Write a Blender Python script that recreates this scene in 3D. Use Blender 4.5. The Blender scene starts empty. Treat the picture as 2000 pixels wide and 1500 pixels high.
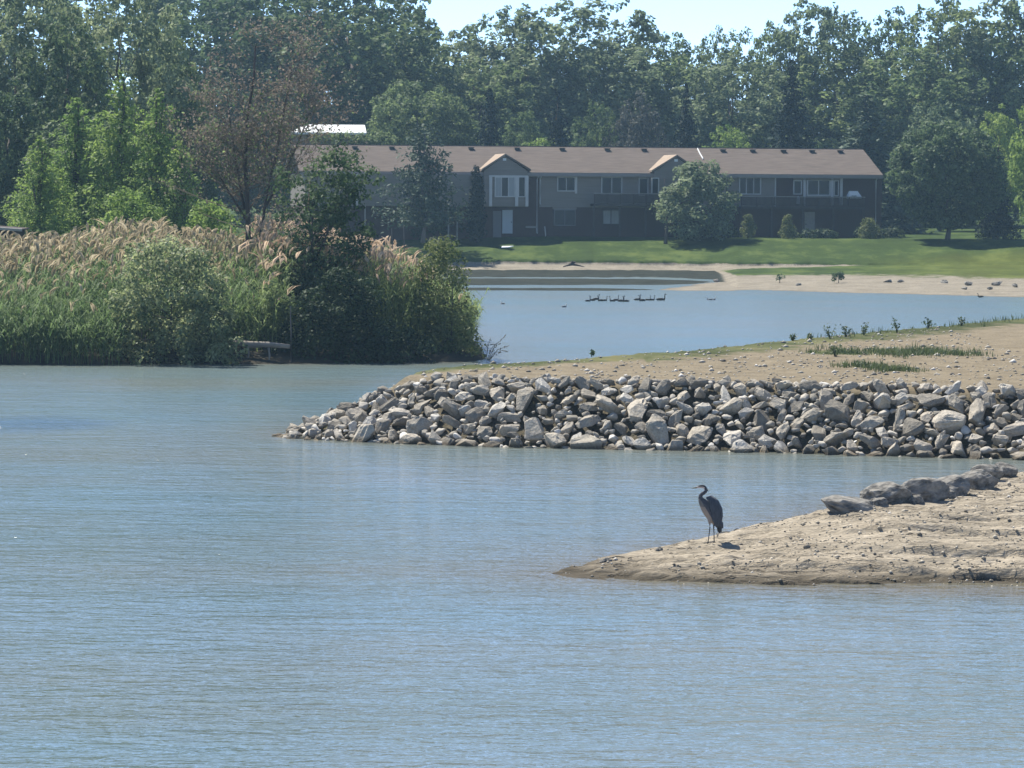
import bpy, bmesh, math, random
import numpy as np
from mathutils import Vector, Matrix

random.seed(11)
rng = np.random.default_rng(11)
scene = bpy.context.scene
COL = scene.collection

# ---------------------------------------------------------------- camera, sky, sun, exposure
CAM_H = 6.5
LENS = 120.0
PITCH = math.atan(371.0 / 6666.7)
ROLL = math.radians(0.35)
cam_data = bpy.data.cameras.new('camera')
cam_data.lens = LENS
cam_data.sensor_width = 36.0
cam_data.clip_start = 0.5
cam_data.clip_end = 3000.0
cam = bpy.data.objects.new('camera', cam_data)
COL.objects.link(cam)
CAM_ROT = Matrix.Rotation(math.pi / 2 - PITCH, 3, 'X') @ Matrix.Rotation(ROLL, 3, 'Z')
cam.matrix_world = Matrix.Translation((0, 0, CAM_H)) @ CAM_ROT.to_4x4()
scene.camera = cam

SUN_EL = math.radians(55)
SUN_AZ = math.radians(-40)            # measured from +Y towards +X: behind the trees, to the left
sun_dir = Vector((math.sin(SUN_AZ) * math.cos(SUN_EL), math.cos(SUN_AZ) * math.cos(SUN_EL), math.sin(SUN_EL)))
world = bpy.data.worlds.new('World')
scene.world = world
world.use_nodes = True
wn = world.node_tree.nodes
sky = wn.new('ShaderNodeTexSky')
sky.sky_type = 'NISHITA'
sky.sun_disc = False
sky.sun_elevation = SUN_EL
sky.sun_rotation = SUN_AZ
sky.air_density = 0.37
sky.dust_density = 0.0
sky.ozone_density = 2.0
bg = wn['Background']
bg.inputs['Strength'].default_value = 0.15
world.node_tree.links.new(sky.outputs['Color'], bg.inputs['Color'])

sun_data = bpy.data.lights.new('sun', 'SUN')
sun_data.energy = 5.0
sun_data.angle = math.radians(0.5)
sun_data.color = (1.0, 0.965, 0.88)
sun = bpy.data.objects.new('sun', sun_data)
COL.objects.link(sun)
sun.rotation_euler = sun_dir.to_track_quat('Z', 'Y').to_euler()
sun.location = (-60, 60, 200)

scene.view_settings.view_transform = 'Standard'
scene.view_settings.look = 'None'
scene.view_settings.exposure = 0.9
scene.view_settings.gamma = 1.0
scene.view_settings.use_curve_mapping = False
scene.render.engine = 'CYCLES'
scene.cycles.volume_bounces = 1
scene.cycles.max_bounces = 8
scene.cycles.transparent_max_bounces = 8
scene.cycles.use_denoising = True

# ---------------------------------------------------------------- where a point of the view lies in the place
FPX = 2000 * LENS / 36.0

def ray(px, py):
    return CAM_ROT @ Vector(((px - 1000) / FPX, -(py - 750) / FPX, -1.0))

def on_z(px, py, z):
    d = ray(px, py)
    t = (z - CAM_H) / d.z
    return Vector((d.x * t, d.y * t, z))

def at_d(px, py, D):
    d = ray(px, py)
    t = D / d.y
    return Vector((d.x * t, D, CAM_H + d.z * t))

# ---------------------------------------------------------------- helpers
def tag(o, label=None, cat=None, group=None, kind=None):
    if label: o['label'] = label
    if cat: o['category'] = cat
    if group: o['group'] = group
    if kind: o['kind'] = kind
    return o

def empty(name, loc=(0, 0, 0), rz=0.0, scale=None):
    o = bpy.data.objects.new(name, None)
    COL.objects.link(o)
    o.location = loc
    o.rotation_euler = (0, 0, rz)
    if scale: o.scale = scale
    o.empty_display_size = 0.3
    return o

def link(name, me, parent=None, loc=None):
    o = bpy.data.objects.new(name, me)
    COL.objects.link(o)
    if parent: o.parent = parent
    if loc is not None: o.location = loc
    return o

def copy_tree(o, parent=None):
    c = o.copy()
    COL.objects.link(c)
    if parent: c.parent = parent
    for ch in [x for x in CHILDREN.get(o.name, [])]:
        k = copy_tree(ch, c)
        CHILDREN.setdefault(c.name, []).append(k)
    return c
CHILDREN = {}

def smooth(me, on=True):
    me.polygons.foreach_set('use_smooth', [on] * len(me.polygons))

def np_mesh(name, V, F, mat=None, face_attr=None, smooth_on=False, mat_index=None, mats=None):
    """V (n,3), F (m,k) with one k."""
    V = np.asarray(V, dtype=np.float32); F = np.asarray(F, dtype=np.int32)
    me = bpy.data.meshes.new(name)
    k = F.shape[1]
    me.vertices.add(len(V)); me.vertices.foreach_set('co', V.ravel())
    me.loops.add(F.size); me.loops.foreach_set('vertex_index', F.ravel())
    me.polygons.add(len(F))
    me.polygons.foreach_set('loop_start', np.arange(0, F.size, k, dtype=np.int32))
    me.polygons.foreach_set('loop_total', np.full(len(F), k, dtype=np.int32))
    if mats:
        for m in mats: me.materials.append(m)
    elif mat: me.materials.append(mat)
    if mat_index is not None:
        me.polygons.foreach_set('material_index', np.asarray(mat_index, dtype=np.int32))
    me.update(calc_edges=True)
    if face_attr:
        for an, arr in face_attr.items():
            a = me.attributes.new(an, 'FLOAT', 'FACE')
            a.data.foreach_set('value', np.asarray(arr, dtype=np.float32))
    if smooth_on: smooth(me)
    me.validate()
    return me

class MB:
    """collects boxes, plates and tubes into one mesh"""
    def __init__(self): self.v = []; self.f = []; self.m = []
    def add(self, vs, fs, mi=0):
        b = len(self.v); self.v += [tuple(x) for x in vs]
        for f in fs: self.f.append(tuple(b + i for i in f)); self.m.append(mi)
        return self
    def box(self, x0, x1, y0, y1, z0, z1, mi=0):
        vs = [(x0,y0,z0),(x1,y0,z0),(x1,y1,z0),(x0,y1,z0),(x0,y0,z1),(x1,y0,z1),(x1,y1,z1),(x0,y1,z1)]
        return self.add(vs, [(0,3,2,1),(4,5,6,7),(0,1,5,4),(1,2,6,5),(2,3,7,6),(3,0,4,7)], mi)
    def tube(self, pts, rad, n=8, mi=0, flat=1.0, cap=True, up=(0,0,1)):
        pts = [Vector(p) for p in pts]; N = len(pts)
        rad = [rad] * N if not hasattr(rad, '__len__') else list(rad)
        rings = []; ref = Vector(up)
        for i, p in enumerate(pts):
            t = (pts[min(i+1, N-1)] - pts[max(i-1, 0)])
            if t.length < 1e-9: t = Vector((0,0,1))
            t.normalize()
            a = ref - t * ref.dot(t)
            if a.length < 1e-3: a = Vector((1,0,0)) - t * t.x
            if a.length < 1e-3: a = Vector((0,1,0)) - t * t.y
            a.normalize(); b = t.cross(a)
            r = rad[i]; ra, rb = (r if isinstance(r, tuple) else (r, r * flat))
            rings.append([p + a * (ra * math.cos(2*math.pi*k/n)) + b * (rb * math.sin(2*math.pi*k/n)) for k in range(n)])
        vs = [v for r in rings for v in r]; fs = []
        for i in range(N - 1):
            for k in range(n):
                k2 = (k + 1) % n
                fs.append((i*n+k, i*n+k2, (i+1)*n+k2, (i+1)*n+k))
        if cap:
            fs.append(tuple(reversed(range(n)))); fs.append(tuple((N-1)*n + k for k in range(n)))
        return self.add(vs, fs, mi)
    def mesh(self, name, mats, smooth_on=False):
        me = bpy.data.meshes.new(name)
        me.from_pydata(self.v, [], self.f)
        for m in (mats if isinstance(mats, (list, tuple)) else [mats]): me.materials.append(m)
        me.polygons.foreach_set('material_index', self.m)
        if smooth_on: smooth(me)
        me.update()
        return me
    def build(self, name, mats, parent=None, smooth_on=False):
        o = link(name, self.mesh(name, mats, smooth_on), parent)
        if parent: CHILDREN.setdefault(parent.name, []).append(o)
        return o

def box_part(name, mat, parent, *b):
    return MB().box(*b).build(name, mat, parent)

_tab = rng.random((512, 512)).astype(np.float64)
def vnoise(x, y, s=0):
    x = np.asarray(x, float) + s * 17.31; y = np.asarray(y, float) + s * 9.17
    xi = np.floor(x).astype(int); yi = np.floor(y).astype(int)
    fx = x - xi; fy = y - yi
    fx = fx*fx*(3-2*fx); fy = fy*fy*(3-2*fy)
    g = lambda i, j: _tab[i & 511, j & 511]
    return (g(xi,yi)*(1-fx)+g(xi+1,yi)*fx)*(1-fy) + (g(xi,yi+1)*(1-fx)+g(xi+1,yi+1)*fx)*fy
def fbm(x, y, s=0, o=4):
    t = 0; a = 0.5; f = 1.0; n = 0
    for i in range(o):
        t = t + a * (vnoise(np.asarray(x)*f, np.asarray(y)*f, s+i) - 0.5); n += a; a *= 0.5; f *= 2.03
    return t / n * 2          # about -1..1

def seg_dist(P, X, Y, closed=True):
    d = np.full(np.shape(X), 1e9); n = len(P)
    for i in range(n if closed else n - 1):
        ax, ay = P[i]; bx, by = P[(i+1) % n]
        ex, ey = bx-ax, by-ay; L = ex*ex+ey*ey + 1e-12
        t = np.clip(((X-ax)*ex+(Y-ay)*ey)/L, 0, 1)
        d = np.minimum(d, np.hypot(X-ax-t*ex, Y-ay-t*ey))
    return d
def inside(P, X, Y):
    r = np.zeros(np.shape(X), bool); n = len(P); j = n - 1
    for i in range(n):
        xi, yi = P[i]; xj, yj = P[j]
        c = ((yi > Y) != (yj > Y)) & (X < (xj-xi)*(Y-yi)/(yj-yi+1e-12)+xi)
        r ^= c; j = i
    return r
def sdf(P, X, Y):
    d = seg_dist(P, X, Y)
    return np.where(inside(P, X, Y), d, -d)

def grid_mesh(name, xs, ys, hfun, mat, keep=None, attrs=None, smooth_on=True):
    X, Y = np.meshgrid(xs, ys)
    Z = hfun(X, Y)
    V = np.stack([X.ravel(), Y.ravel(), Z.ravel()], 1)
    nx, ny = len(xs), len(ys)
    i = np.arange(nx*ny).reshape(ny, nx)
    F = np.stack([i[:-1,:-1].ravel(), i[:-1,1:].ravel(), i[1:,1:].ravel(), i[1:,:-1].ravel()], 1)
    if keep is not None:
        k = keep(X, Y).ravel()
        F = F[k[F].any(1)]
        used = np.unique(F); remap = np.full(len(V), -1); remap[used] = np.arange(len(used))
        V = V[used]; F = remap[F]
    else: used = np.arange(len(V))
    me = np_mesh(name, V, F, mat, smooth_on=smooth_on)
    for an, fn in (attrs or {}).items():
        a = me.attributes.new(an, 'FLOAT', 'POINT')
        a.data.foreach_set('value', np.asarray(fn(X, Y, Z), dtype=np.float32).ravel()[used])
    return me

# ---------------------------------------------------------------- materials
def mat(name):
    m = bpy.data.materials.new(name); m.use_nodes = True
    nt = m.node_tree
    return m, nt, nt.nodes['Principled BSDF']

def N(nt, t, **kw):
    n = nt.nodes.new(t)
    for k, v in kw.items():
        if k in n.inputs: n.inputs[k].default_value = v
        else: setattr(n, k, v)
    return n

def ramp(nt, fac, stops):
    r = nt.nodes.new('ShaderNodeValToRGB')
    el = r.color_ramp.elements
    while len(el) > 1: el.remove(el[-1])
    el[0].position = stops[0][0]; el[0].color = (*stops[0][1], 1)
    for p, c in stops[1:]:
        e = el.new(p); e.color = (*c, 1)
    nt.links.new(fac, r.inputs['Fac'])
    return r.outputs['Color']

def mixc(nt, fac, a, b, mode='MIX'):
    m = nt.nodes.new('ShaderNodeMix'); m.data_type = 'RGBA'; m.blend_type = mode
    for sock, val in ((m.inputs['Factor'], fac), (m.inputs['A'], a), (m.inputs['B'], b)):
        pass
    L = nt.links
    def put(s, v):
        if hasattr(v, 'is_output'): L.new(v, s)
        elif isinstance(v, (int, float)): s.default_value = v
        else: s.default_value = (*v, 1)
    put(m.inputs[0], fac); put(m.inputs[6], a); put(m.inputs[7], b)
    return m.outputs[2]

def math_n(nt, op, a, b=None, clamp=False):
    m = nt.nodes.new('ShaderNodeMath'); m.operation = op; m.use_clamp = clamp
    for i, v in enumerate((a, b)):
        if v is None: continue
        if hasattr(v, 'is_output'): nt.links.new(v, m.inputs[i])
        else: m.inputs[i].default_value = v
    return m.outputs[0]

def noise_n(nt, scale, detail=4.0, rough=0.55, stretch=None, obj=True):
    tc = nt.nodes.new('ShaderNodeTexCoord')
    v = tc.outputs['Object']
    if stretch:
        mp = nt.nodes.new('ShaderNodeMapping'); mp.inputs['Scale'].default_value = stretch
        nt.links.new(v, mp.inputs['Vector']); v = mp.outputs['Vector']
    n = nt.nodes.new('ShaderNodeTexNoise')
    n.inputs['Scale'].default_value = scale; n.inputs['Detail'].default_value = detail
    n.inputs['Roughness'].default_value = rough
    nt.links.new(v, n.inputs['Vector'])
    return n.outputs['Fac']

def bump(nt, h, strength, dist, prev=None):
    b = nt.nodes.new('ShaderNodeBump')
    b.inputs['Strength'].default_value = strength; b.inputs['Distance'].default_value = dist
    nt.links.new(h, b.inputs['Height'])
    if prev is not None: nt.links.new(prev, b.inputs['Normal'])
    return b.outputs['Normal']

def plain(name, c1, c2=None, scale=3.0, rough=0.8, spec=0.3, bmp=0.0, bdist=0.02, stretch=None, metal=0.0, detail=5):
    m, nt, p = mat(name)
    p.inputs['Roughness'].default_value = rough
    p.inputs['Specular IOR Level'].default_value = spec
    p.inputs['Metallic'].default_value = metal
    if c2 is None: p.inputs['Base Color'].default_value = (*c1, 1)
    else:
        f = noise_n(nt, scale, detail, 0.6, stretch)
        nt.links.new(ramp(nt, f, [(0.3, c1), (0.7, c2)]), p.inputs['Base Color'])
        if bmp: nt.links.new(bump(nt, f, bmp, bdist), p.inputs['Normal'])
    return m

def leaf_mat(name, dark, light, trans=0.3, rough=0.5, spec=0.35):
    """dark / light: leaf colours from old to young leaves; 'tint' runs leaf by leaf"""
    m, nt, p = mat(name)
    at = N(nt, 'ShaderNodeAttribute', attribute_name='tint')
    oi = N(nt, 'ShaderNodeObjectInfo')
    c = ramp(nt, at.outputs['Fac'], [(0.0, dark), (1.0, light)])
    hs = nt.nodes.new('ShaderNodeHueSaturation')
    v = math_n(nt, 'MULTIPLY_ADD', oi.outputs['Random'], 0.35)
    v.node.inputs[2].default_value = 0.82
    nt.links.new(v, hs.inputs['Value'])
    h = math_n(nt, 'MULTIPLY_ADD', oi.outputs['Random'], -0.03)
    h.node.inputs[2].default_value = 0.515
    nt.links.new(h, hs.inputs['Hue'])
    nt.links.new(c, hs.inputs['Color'])
    nt.links.new(hs.outputs['Color'], p.inputs['Base Color'])
    p.inputs['Roughness'].default_value = rough
    p.inputs['Specular IOR Level'].default_value = spec
    tr = nt.nodes.new('ShaderNodeBsdfTranslucent')
    nt.links.new(hs.outputs['Color'], tr.inputs['Color'])
    mx = nt.nodes.new('ShaderNodeMixShader'); mx.inputs[0].default_value = trans
    nt.links.new(p.outputs[0], mx.inputs[1]); nt.links.new(tr.outputs[0], mx.inputs[2])
    nt.links.new(mx.outputs[0], nt.nodes['Material Output'].inputs['Surface'])
    return m

M = {}
M['leaf_pale'] = leaf_mat('leaf_pale', (0.09, 0.125, 0.06), (0.30, 0.35, 0.19), 0.5, 0.6, 0.15)
M['leaf_mid'] = leaf_mat('leaf_mid', (0.062, 0.10, 0.04), (0.25, 0.31, 0.125), 0.5, 0.6, 0.15)
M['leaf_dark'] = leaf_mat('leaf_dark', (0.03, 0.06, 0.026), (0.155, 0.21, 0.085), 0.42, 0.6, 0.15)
M['leaf_bright'] = leaf_mat('leaf_bright', (0.11, 0.18, 0.04), (0.33, 0.42, 0.11), 0.5, 0.6, 0.15)
M['leaf_yellow'] = leaf_mat('leaf_yellow', (0.065, 0.095, 0.025), (0.28, 0.29, 0.10), 0.42, 0.6, 0.2)
M['leaf_shrub'] = leaf_mat('leaf_shrub', (0.07, 0.11, 0.042), (0.42, 0.45, 0.22), 0.5, 0.55, 0.25)
M['needle_dark'] = leaf_mat('needle_dark', (0.008, 0.018, 0.016), (0.028, 0.048, 0.032), 0.08, 0.7, 0.1)
M['needle_mid'] = leaf_mat('needle_mid', (0.028, 0.05, 0.03), (0.085, 0.12, 0.07), 0.2, 0.65, 0.15)
M['needle_grey'] = leaf_mat('needle_grey', (0.07, 0.075, 0.06), (0.15, 0.15, 0.12), 0.2, 0.7, 0.1)
M['leaf_dead'] = leaf_mat('leaf_dead', (0.15, 0.12, 0.088), (0.34, 0.275, 0.205), 0.35, 0.8, 0.1)
M['reed_leaf'] = leaf_mat('reed_leaf', (0.075, 0.125, 0.04), (0.25, 0.32, 0.12), 0.5, 0.6, 0.15)
M['reed_plume'] = leaf_mat('reed_plume', (0.36, 0.275, 0.175), (0.68, 0.55, 0.385), 0.45, 0.9, 0.05)
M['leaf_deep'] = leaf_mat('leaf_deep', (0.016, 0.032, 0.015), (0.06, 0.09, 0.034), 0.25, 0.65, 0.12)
M['weed'] = leaf_mat('weed', (0.05, 0.08, 0.03), (0.12, 0.15, 0.06), 0.35)
M['bark'] = plain('bark', (0.05, 0.042, 0.036), (0.12, 0.10, 0.085), 6.0, 0.95, 0.1, 0.6, 0.03, (1, 1, 0.25))
M['bark_grey'] = plain('bark_grey', (0.10, 0.09, 0.085), (0.22, 0.2, 0.185), 6.0, 0.95, 0.1, 0.6, 0.03, (1, 1, 0.25))
M['twig'] = plain('twig', (0.12, 0.098, 0.07), (0.2, 0.165, 0.12), 8.0, 0.95, 0.1)
M['log'] = plain('log', (0.16, 0.14, 0.115), (0.33, 0.29, 0.24), 5.0, 0.9, 0.15, 0.5, 0.03, (0.3, 2, 2))

# ---------------------------------------------------------------- the setting: lake bed, lake, far shore
def soil_mat(name, dry1, dry2, wet, grass1=None, grass2=None, scale=1.0, wet_z=0.07, bmp=0.6, streak=(1, 1, 1), cracks=0):
    m, nt, p = mat(name)
    L = nt.links
    f1 = noise_n(nt, 1.1 * scale, 8, 0.65, streak)
    f2 = noise_n(nt, 14 * scale, 6, 0.7, streak)
    c = mixc(nt, 0.5, ramp(nt, f1, [(0.3, dry1), (0.7, dry2)]), ramp(nt, f2, [(0.32, tuple(x*0.55 for x in dry1)), (0.5, dry1), (0.72, tuple(min(1, x*1.2) for x in dry2))]))
    geo = nt.nodes.new('ShaderNodeNewGeometry')
    sx = nt.nodes.new('ShaderNodeSeparateXYZ'); L.new(geo.outputs['Position'], sx.inputs[0])
    zz = math_n(nt, 'SUBTRACT', sx.outputs['Z'], math_n(nt, 'MULTIPLY', f1, wet_z))
    wetf = nt.nodes.new('ShaderNodeMapRange'); wetf.inputs[1].default_value = wet_z; wetf.inputs[2].default_value = -0.02
    L.new(zz, wetf.inputs[0])
    c = mixc(nt, wetf.outputs[0], c, wet)
    md = N(nt, 'ShaderNodeAttribute', attribute_name='mud')
    mudc = ramp(nt, f1, [(0.3, (0.016, 0.019, 0.014)), (0.7, (0.036, 0.038, 0.028))])
    mf = math_n(nt, 'ADD', md.outputs['Fac'], math_n(nt, 'MULTIPLY', math_n(nt, 'SUBTRACT', f2, 0.5), 0.6))
    mr = nt.nodes.new('ShaderNodeMapRange'); mr.inputs[1].default_value = 0.4; mr.inputs[2].default_value = 0.6; L.new(mf, mr.inputs[0])
    c = mixc(nt, mr.outputs[0], c, mudc)
    if grass1:
        ga = N(nt, 'ShaderNodeAttribute', attribute_name='grass')
        gf = math_n(nt, 'ADD', ga.outputs['Fac'], math_n(nt, 'MULTIPLY', math_n(nt, 'SUBTRACT', noise_n(nt, 0.8, 8, 0.7), 0.5), 0.9))
        gr = nt.nodes.new('ShaderNodeMapRange'); gr.inputs[1].default_value = 0.42; gr.inputs[2].default_value = 0.58; L.new(gf, gr.inputs[0])
        gn = noise_n(nt, 0.22, 9, 0.72, (1, 0.6, 1))
        gc = ramp(nt, gn, [(0.36, tuple(x*.72 for x in grass1)), (0.5, grass1), (0.6, grass2), (0.78, (grass2[0]*1.5, grass2[1]*1.2, grass2[2]*1.05))])
        ye = N(nt, 'ShaderNodeAttribute', attribute_name='yellow')
        yf = math_n(nt, 'MULTIPLY', ye.outputs['Fac'], noise_n(nt, 0.35, 7, 0.7, (0.5, 2, 1)))
        gc = mixc(nt, yf, gc, (0.17, 0.155, 0.022))
        c = mixc(nt, gr.outputs[0], c, gc)
    L.new(c, p.inputs['Base Color'])
    p.inputs['Roughness'].default_value = 0.95
    p.inputs['Specular IOR Level'].default_value = 0.05
    b = bump(nt, f1, bmp, 0.12 / scale)
    b = bump(nt, f2, bmp, 0.03 / scale, b)
    if cracks:      # drying cracks and washed-out runnels, lying along the shore
        n = noise_n(nt, 1.5, 6, 0.62, (0.3, 1.5, 1))
        d = math_n(nt, 'ABSOLUTE', math_n(nt, 'SUBTRACT', n, 0.5))
        k = nt.nodes.new('ShaderNodeMapRange'); k.inputs[1].default_value = 0.0; k.inputs[2].default_value = 0.035; L.new(d, k.inputs[0])
        b = bump(nt, k.outputs[0], cracks, 0.09, b)
        n2 = noise_n(nt, 5.5, 5, 0.6, (0.45, 1.5, 1))
        b = bump(nt, n2, 0.6, 0.10, b)
    L.new(b, p.inputs['Normal'])
    return m

M['far_ground'] = soil_mat('far_ground', (0.15, 0.128, 0.095), (0.34, 0.30, 0.235), (0.12, 0.10, 0.075), (0.038, 0.06, 0.014), (0.074, 0.099, 0.025), 0.5, 0.02, 0.4)
M['spit_ground'] = soil_mat('spit_ground', (0.135, 0.11, 0.074), (0.29, 0.24, 0.165), (0.10, 0.085, 0.056), (0.065, 0.075, 0.03), (0.12, 0.12, 0.055), 1.0, 0.05)
M['sand_ground'] = soil_mat('sand_ground', (0.215, 0.182, 0.136), (0.50, 0.43, 0.332), (0.085, 0.072, 0.053), None, None, 1.9, 0.12, 0.9, (0.4, 1, 1), 0.6)
M['bank_ground'] = soil_mat('bank_ground', (0.04, 0.036, 0.026), (0.075, 0.064, 0.046), (0.035, 0.03, 0.022), (0.06, 0.09, 0.03), (0.09, 0.12, 0.04), 0.8, 0.05)
M['bed'] = plain('bed', (0.06, 0.05, 0.035), (0.1, 0.085, 0.06), 0.3, 0.95)

bed = link('lake_bed', MB().add([(-520,-48,-1.7),(520,-48,-1.7),(520,800,-1.7),(-520,800,-1.7)], [(0,1,2,3)]).mesh('lake_bed', M['bed']))
tag(bed, kind='structure')

# water: muddy body under a rippled surface
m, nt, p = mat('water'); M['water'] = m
L = nt.links
p.inputs['IOR'].default_value = 1.42
murk = noise_n(nt, 0.05, 5, 0.6, (1, 1.6, 1))
L.new(ramp(nt, murk, [(0.3, (0.118, 0.178, 0.192)), (0.7, (0.15, 0.172, 0.155))]), p.inputs['Base Color'])
tc = nt.nodes.new('ShaderNodeTexCoord')
def wnoise(sc, st, det, rot=0.0, dist=0.0):
    mp = nt.nodes.new('ShaderNodeMapping'); mp.inputs['Scale'].default_value = st; mp.inputs['Rotation'].default_value = (0, 0, rot)
    L.new(tc.outputs['Object'], mp.inputs['Vector'])
    n = nt.nodes.new('ShaderNodeTexNoise'); n.inputs['Scale'].default_value = sc; n.inputs['Detail'].default_value = det
    n.inputs['Roughness'].default_value = 0.55; n.inputs['Distortion'].default_value = dist
    L.new(mp.outputs['Vector'], n.inputs['Vector'])
    return n.outputs['Fac']
w1 = wnoise(1.0, (1.25, 2.7, 1), 3, 0.06, 0.4)
w2 = wnoise(1.0, (4.2, 8.5, 1), 2, -0.08, 0.3)
w3 = wnoise(1.0, (0.22, 0.6, 1), 2, 0.1)
gust = wnoise(1.0, (0.035, 0.11, 1), 4, 0.03)
gm = nt.nodes.new('ShaderNodeMapRange'); gm.inputs[1].default_value = 0.3; gm.inputs[2].default_value = 0.7; gm.inputs[3].default_value = 0.55; gm.inputs[4].default_value = 1.25
L.new(gust, gm.inputs[0])
# a wind-ruffled streak on the left; its deeper sky reflection is painted in blue
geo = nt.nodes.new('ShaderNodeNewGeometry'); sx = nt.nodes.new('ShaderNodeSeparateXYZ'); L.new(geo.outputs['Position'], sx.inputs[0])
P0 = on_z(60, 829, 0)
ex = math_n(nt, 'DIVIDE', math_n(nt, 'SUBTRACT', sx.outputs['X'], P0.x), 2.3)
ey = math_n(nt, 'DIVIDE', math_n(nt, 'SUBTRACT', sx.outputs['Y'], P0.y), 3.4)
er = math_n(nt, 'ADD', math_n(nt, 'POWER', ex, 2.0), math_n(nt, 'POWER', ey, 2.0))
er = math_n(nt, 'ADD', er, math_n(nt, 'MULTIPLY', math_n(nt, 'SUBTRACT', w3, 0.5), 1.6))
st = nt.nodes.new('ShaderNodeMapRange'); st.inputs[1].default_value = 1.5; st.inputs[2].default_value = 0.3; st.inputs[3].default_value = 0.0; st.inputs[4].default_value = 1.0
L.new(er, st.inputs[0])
far_w = nt.nodes.new('ShaderNodeMapRange'); far_w.inputs[1].default_value = 105; far_w.inputs[2].default_value = 160; far_w.inputs[3].default_value = 1.0; far_w.inputs[4].default_value = 0.8
L.new(sx.outputs['Y'], far_w.inputs[0])
amp = math_n(nt, 'ADD', math_n(nt, 'MULTIPLY', gm.outputs[0], far_w.outputs[0]), math_n(nt, 'MULTIPLY', st.outputs[0], 0.5))
cen = lambda o, k: math_n(nt, 'MULTIPLY', math_n(nt, 'SUBTRACT', o, 0.5), k)
h = math_n(nt, 'ADD', cen(w1, 0.104), math_n(nt, 'ADD', cen(w2, 0.032), cen(w3, 0.14)))
h = math_n(nt, 'MULTIPLY', h, amp)
# ripples too small for the eye to part blur the mirror more with distance
rg = nt.nodes.new('ShaderNodeMapRange'); rg.inputs[1].default_value = 40; rg.inputs[2].default_value = 170; rg.inputs[3].default_value = 0.09; rg.inputs[4].default_value = 0.2
L.new(sx.outputs['Y'], rg.inputs[0]); L.new(rg.outputs[0], p.inputs['Roughness'])
L.new(bump(nt, h, 1.0, 1.0), p.inputs['Normal'])
bc = p.inputs['Base Color'].links[0].from_socket
sh_at = N(nt, 'ShaderNodeAttribute', attribute_name='silt_reflection')
bc = mixc(nt, sh_at.outputs['Fac'], bc, (0.15, 0.135, 0.092))  # brown of the silt and of the mirrored banks, put into the colour
L.new(mixc(nt, math_n(nt, 'MULTIPLY', st.outputs[0], 0.42), bc, (0.05, 0.11, 0.22)), p.inputs['Base Color'])  # blue of the high sky mirrored in the streak, put into the base colour
# far shore: mud, sand, a cut bank, the lawn and the ground under the wood
FC = [  # px, water line, a(y,z), b(y,z), c(y,z), scarp height, e(y), grass at b, grass at c, mud at a
    (-2500, 520, (506,.25), (505,.27), (494,.6), .2, 440, 0, 0, 1),
    (880, 541, (527,.25), (526,.27), (515.5,.6), .36, 461, 0, 0, 1),
    (1100, 541.5, (527.5,.25), (526.5,.27), (516.5,.6), .36, 463, 0, 0, 1),
    (1300, 542, (528,.25), (527,.27), (518,.6), .36, 464, 0, 0, 1),
    (1395, 546, (530,.25), (528,.28), (519,.6), .34, 465, .3, 0, 1),
    (1440, 566, (547,.28), (531,.5), (519.5,.65), .32, 466, 1, 0, 0),
    (1550, 569, (549,.32), (526,.62), (519,.7), .28, 466.5, 1, 0, 0),
    (1650, 571.5, (551,.33), (524,.7), (518,.78), .16, 467, 1, .3, 0),
    (1750, 574, (553,.33), (524,.75), (517,.85), .12, 468, 1, 1, 0),
    (1850, 576.5, (556,.33), (527,.75), (517,.9), .05, 469, 1, 1, 0),
    (2000, 580.5, (559,.33), (531,.7), (518,.95), .02, 471, 1, 1, 0),
    (4500, 600, (574,.4), (551,.7), (538,.95), .02, 487, 1, 1, 0)]
E_Z = 2.76
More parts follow.
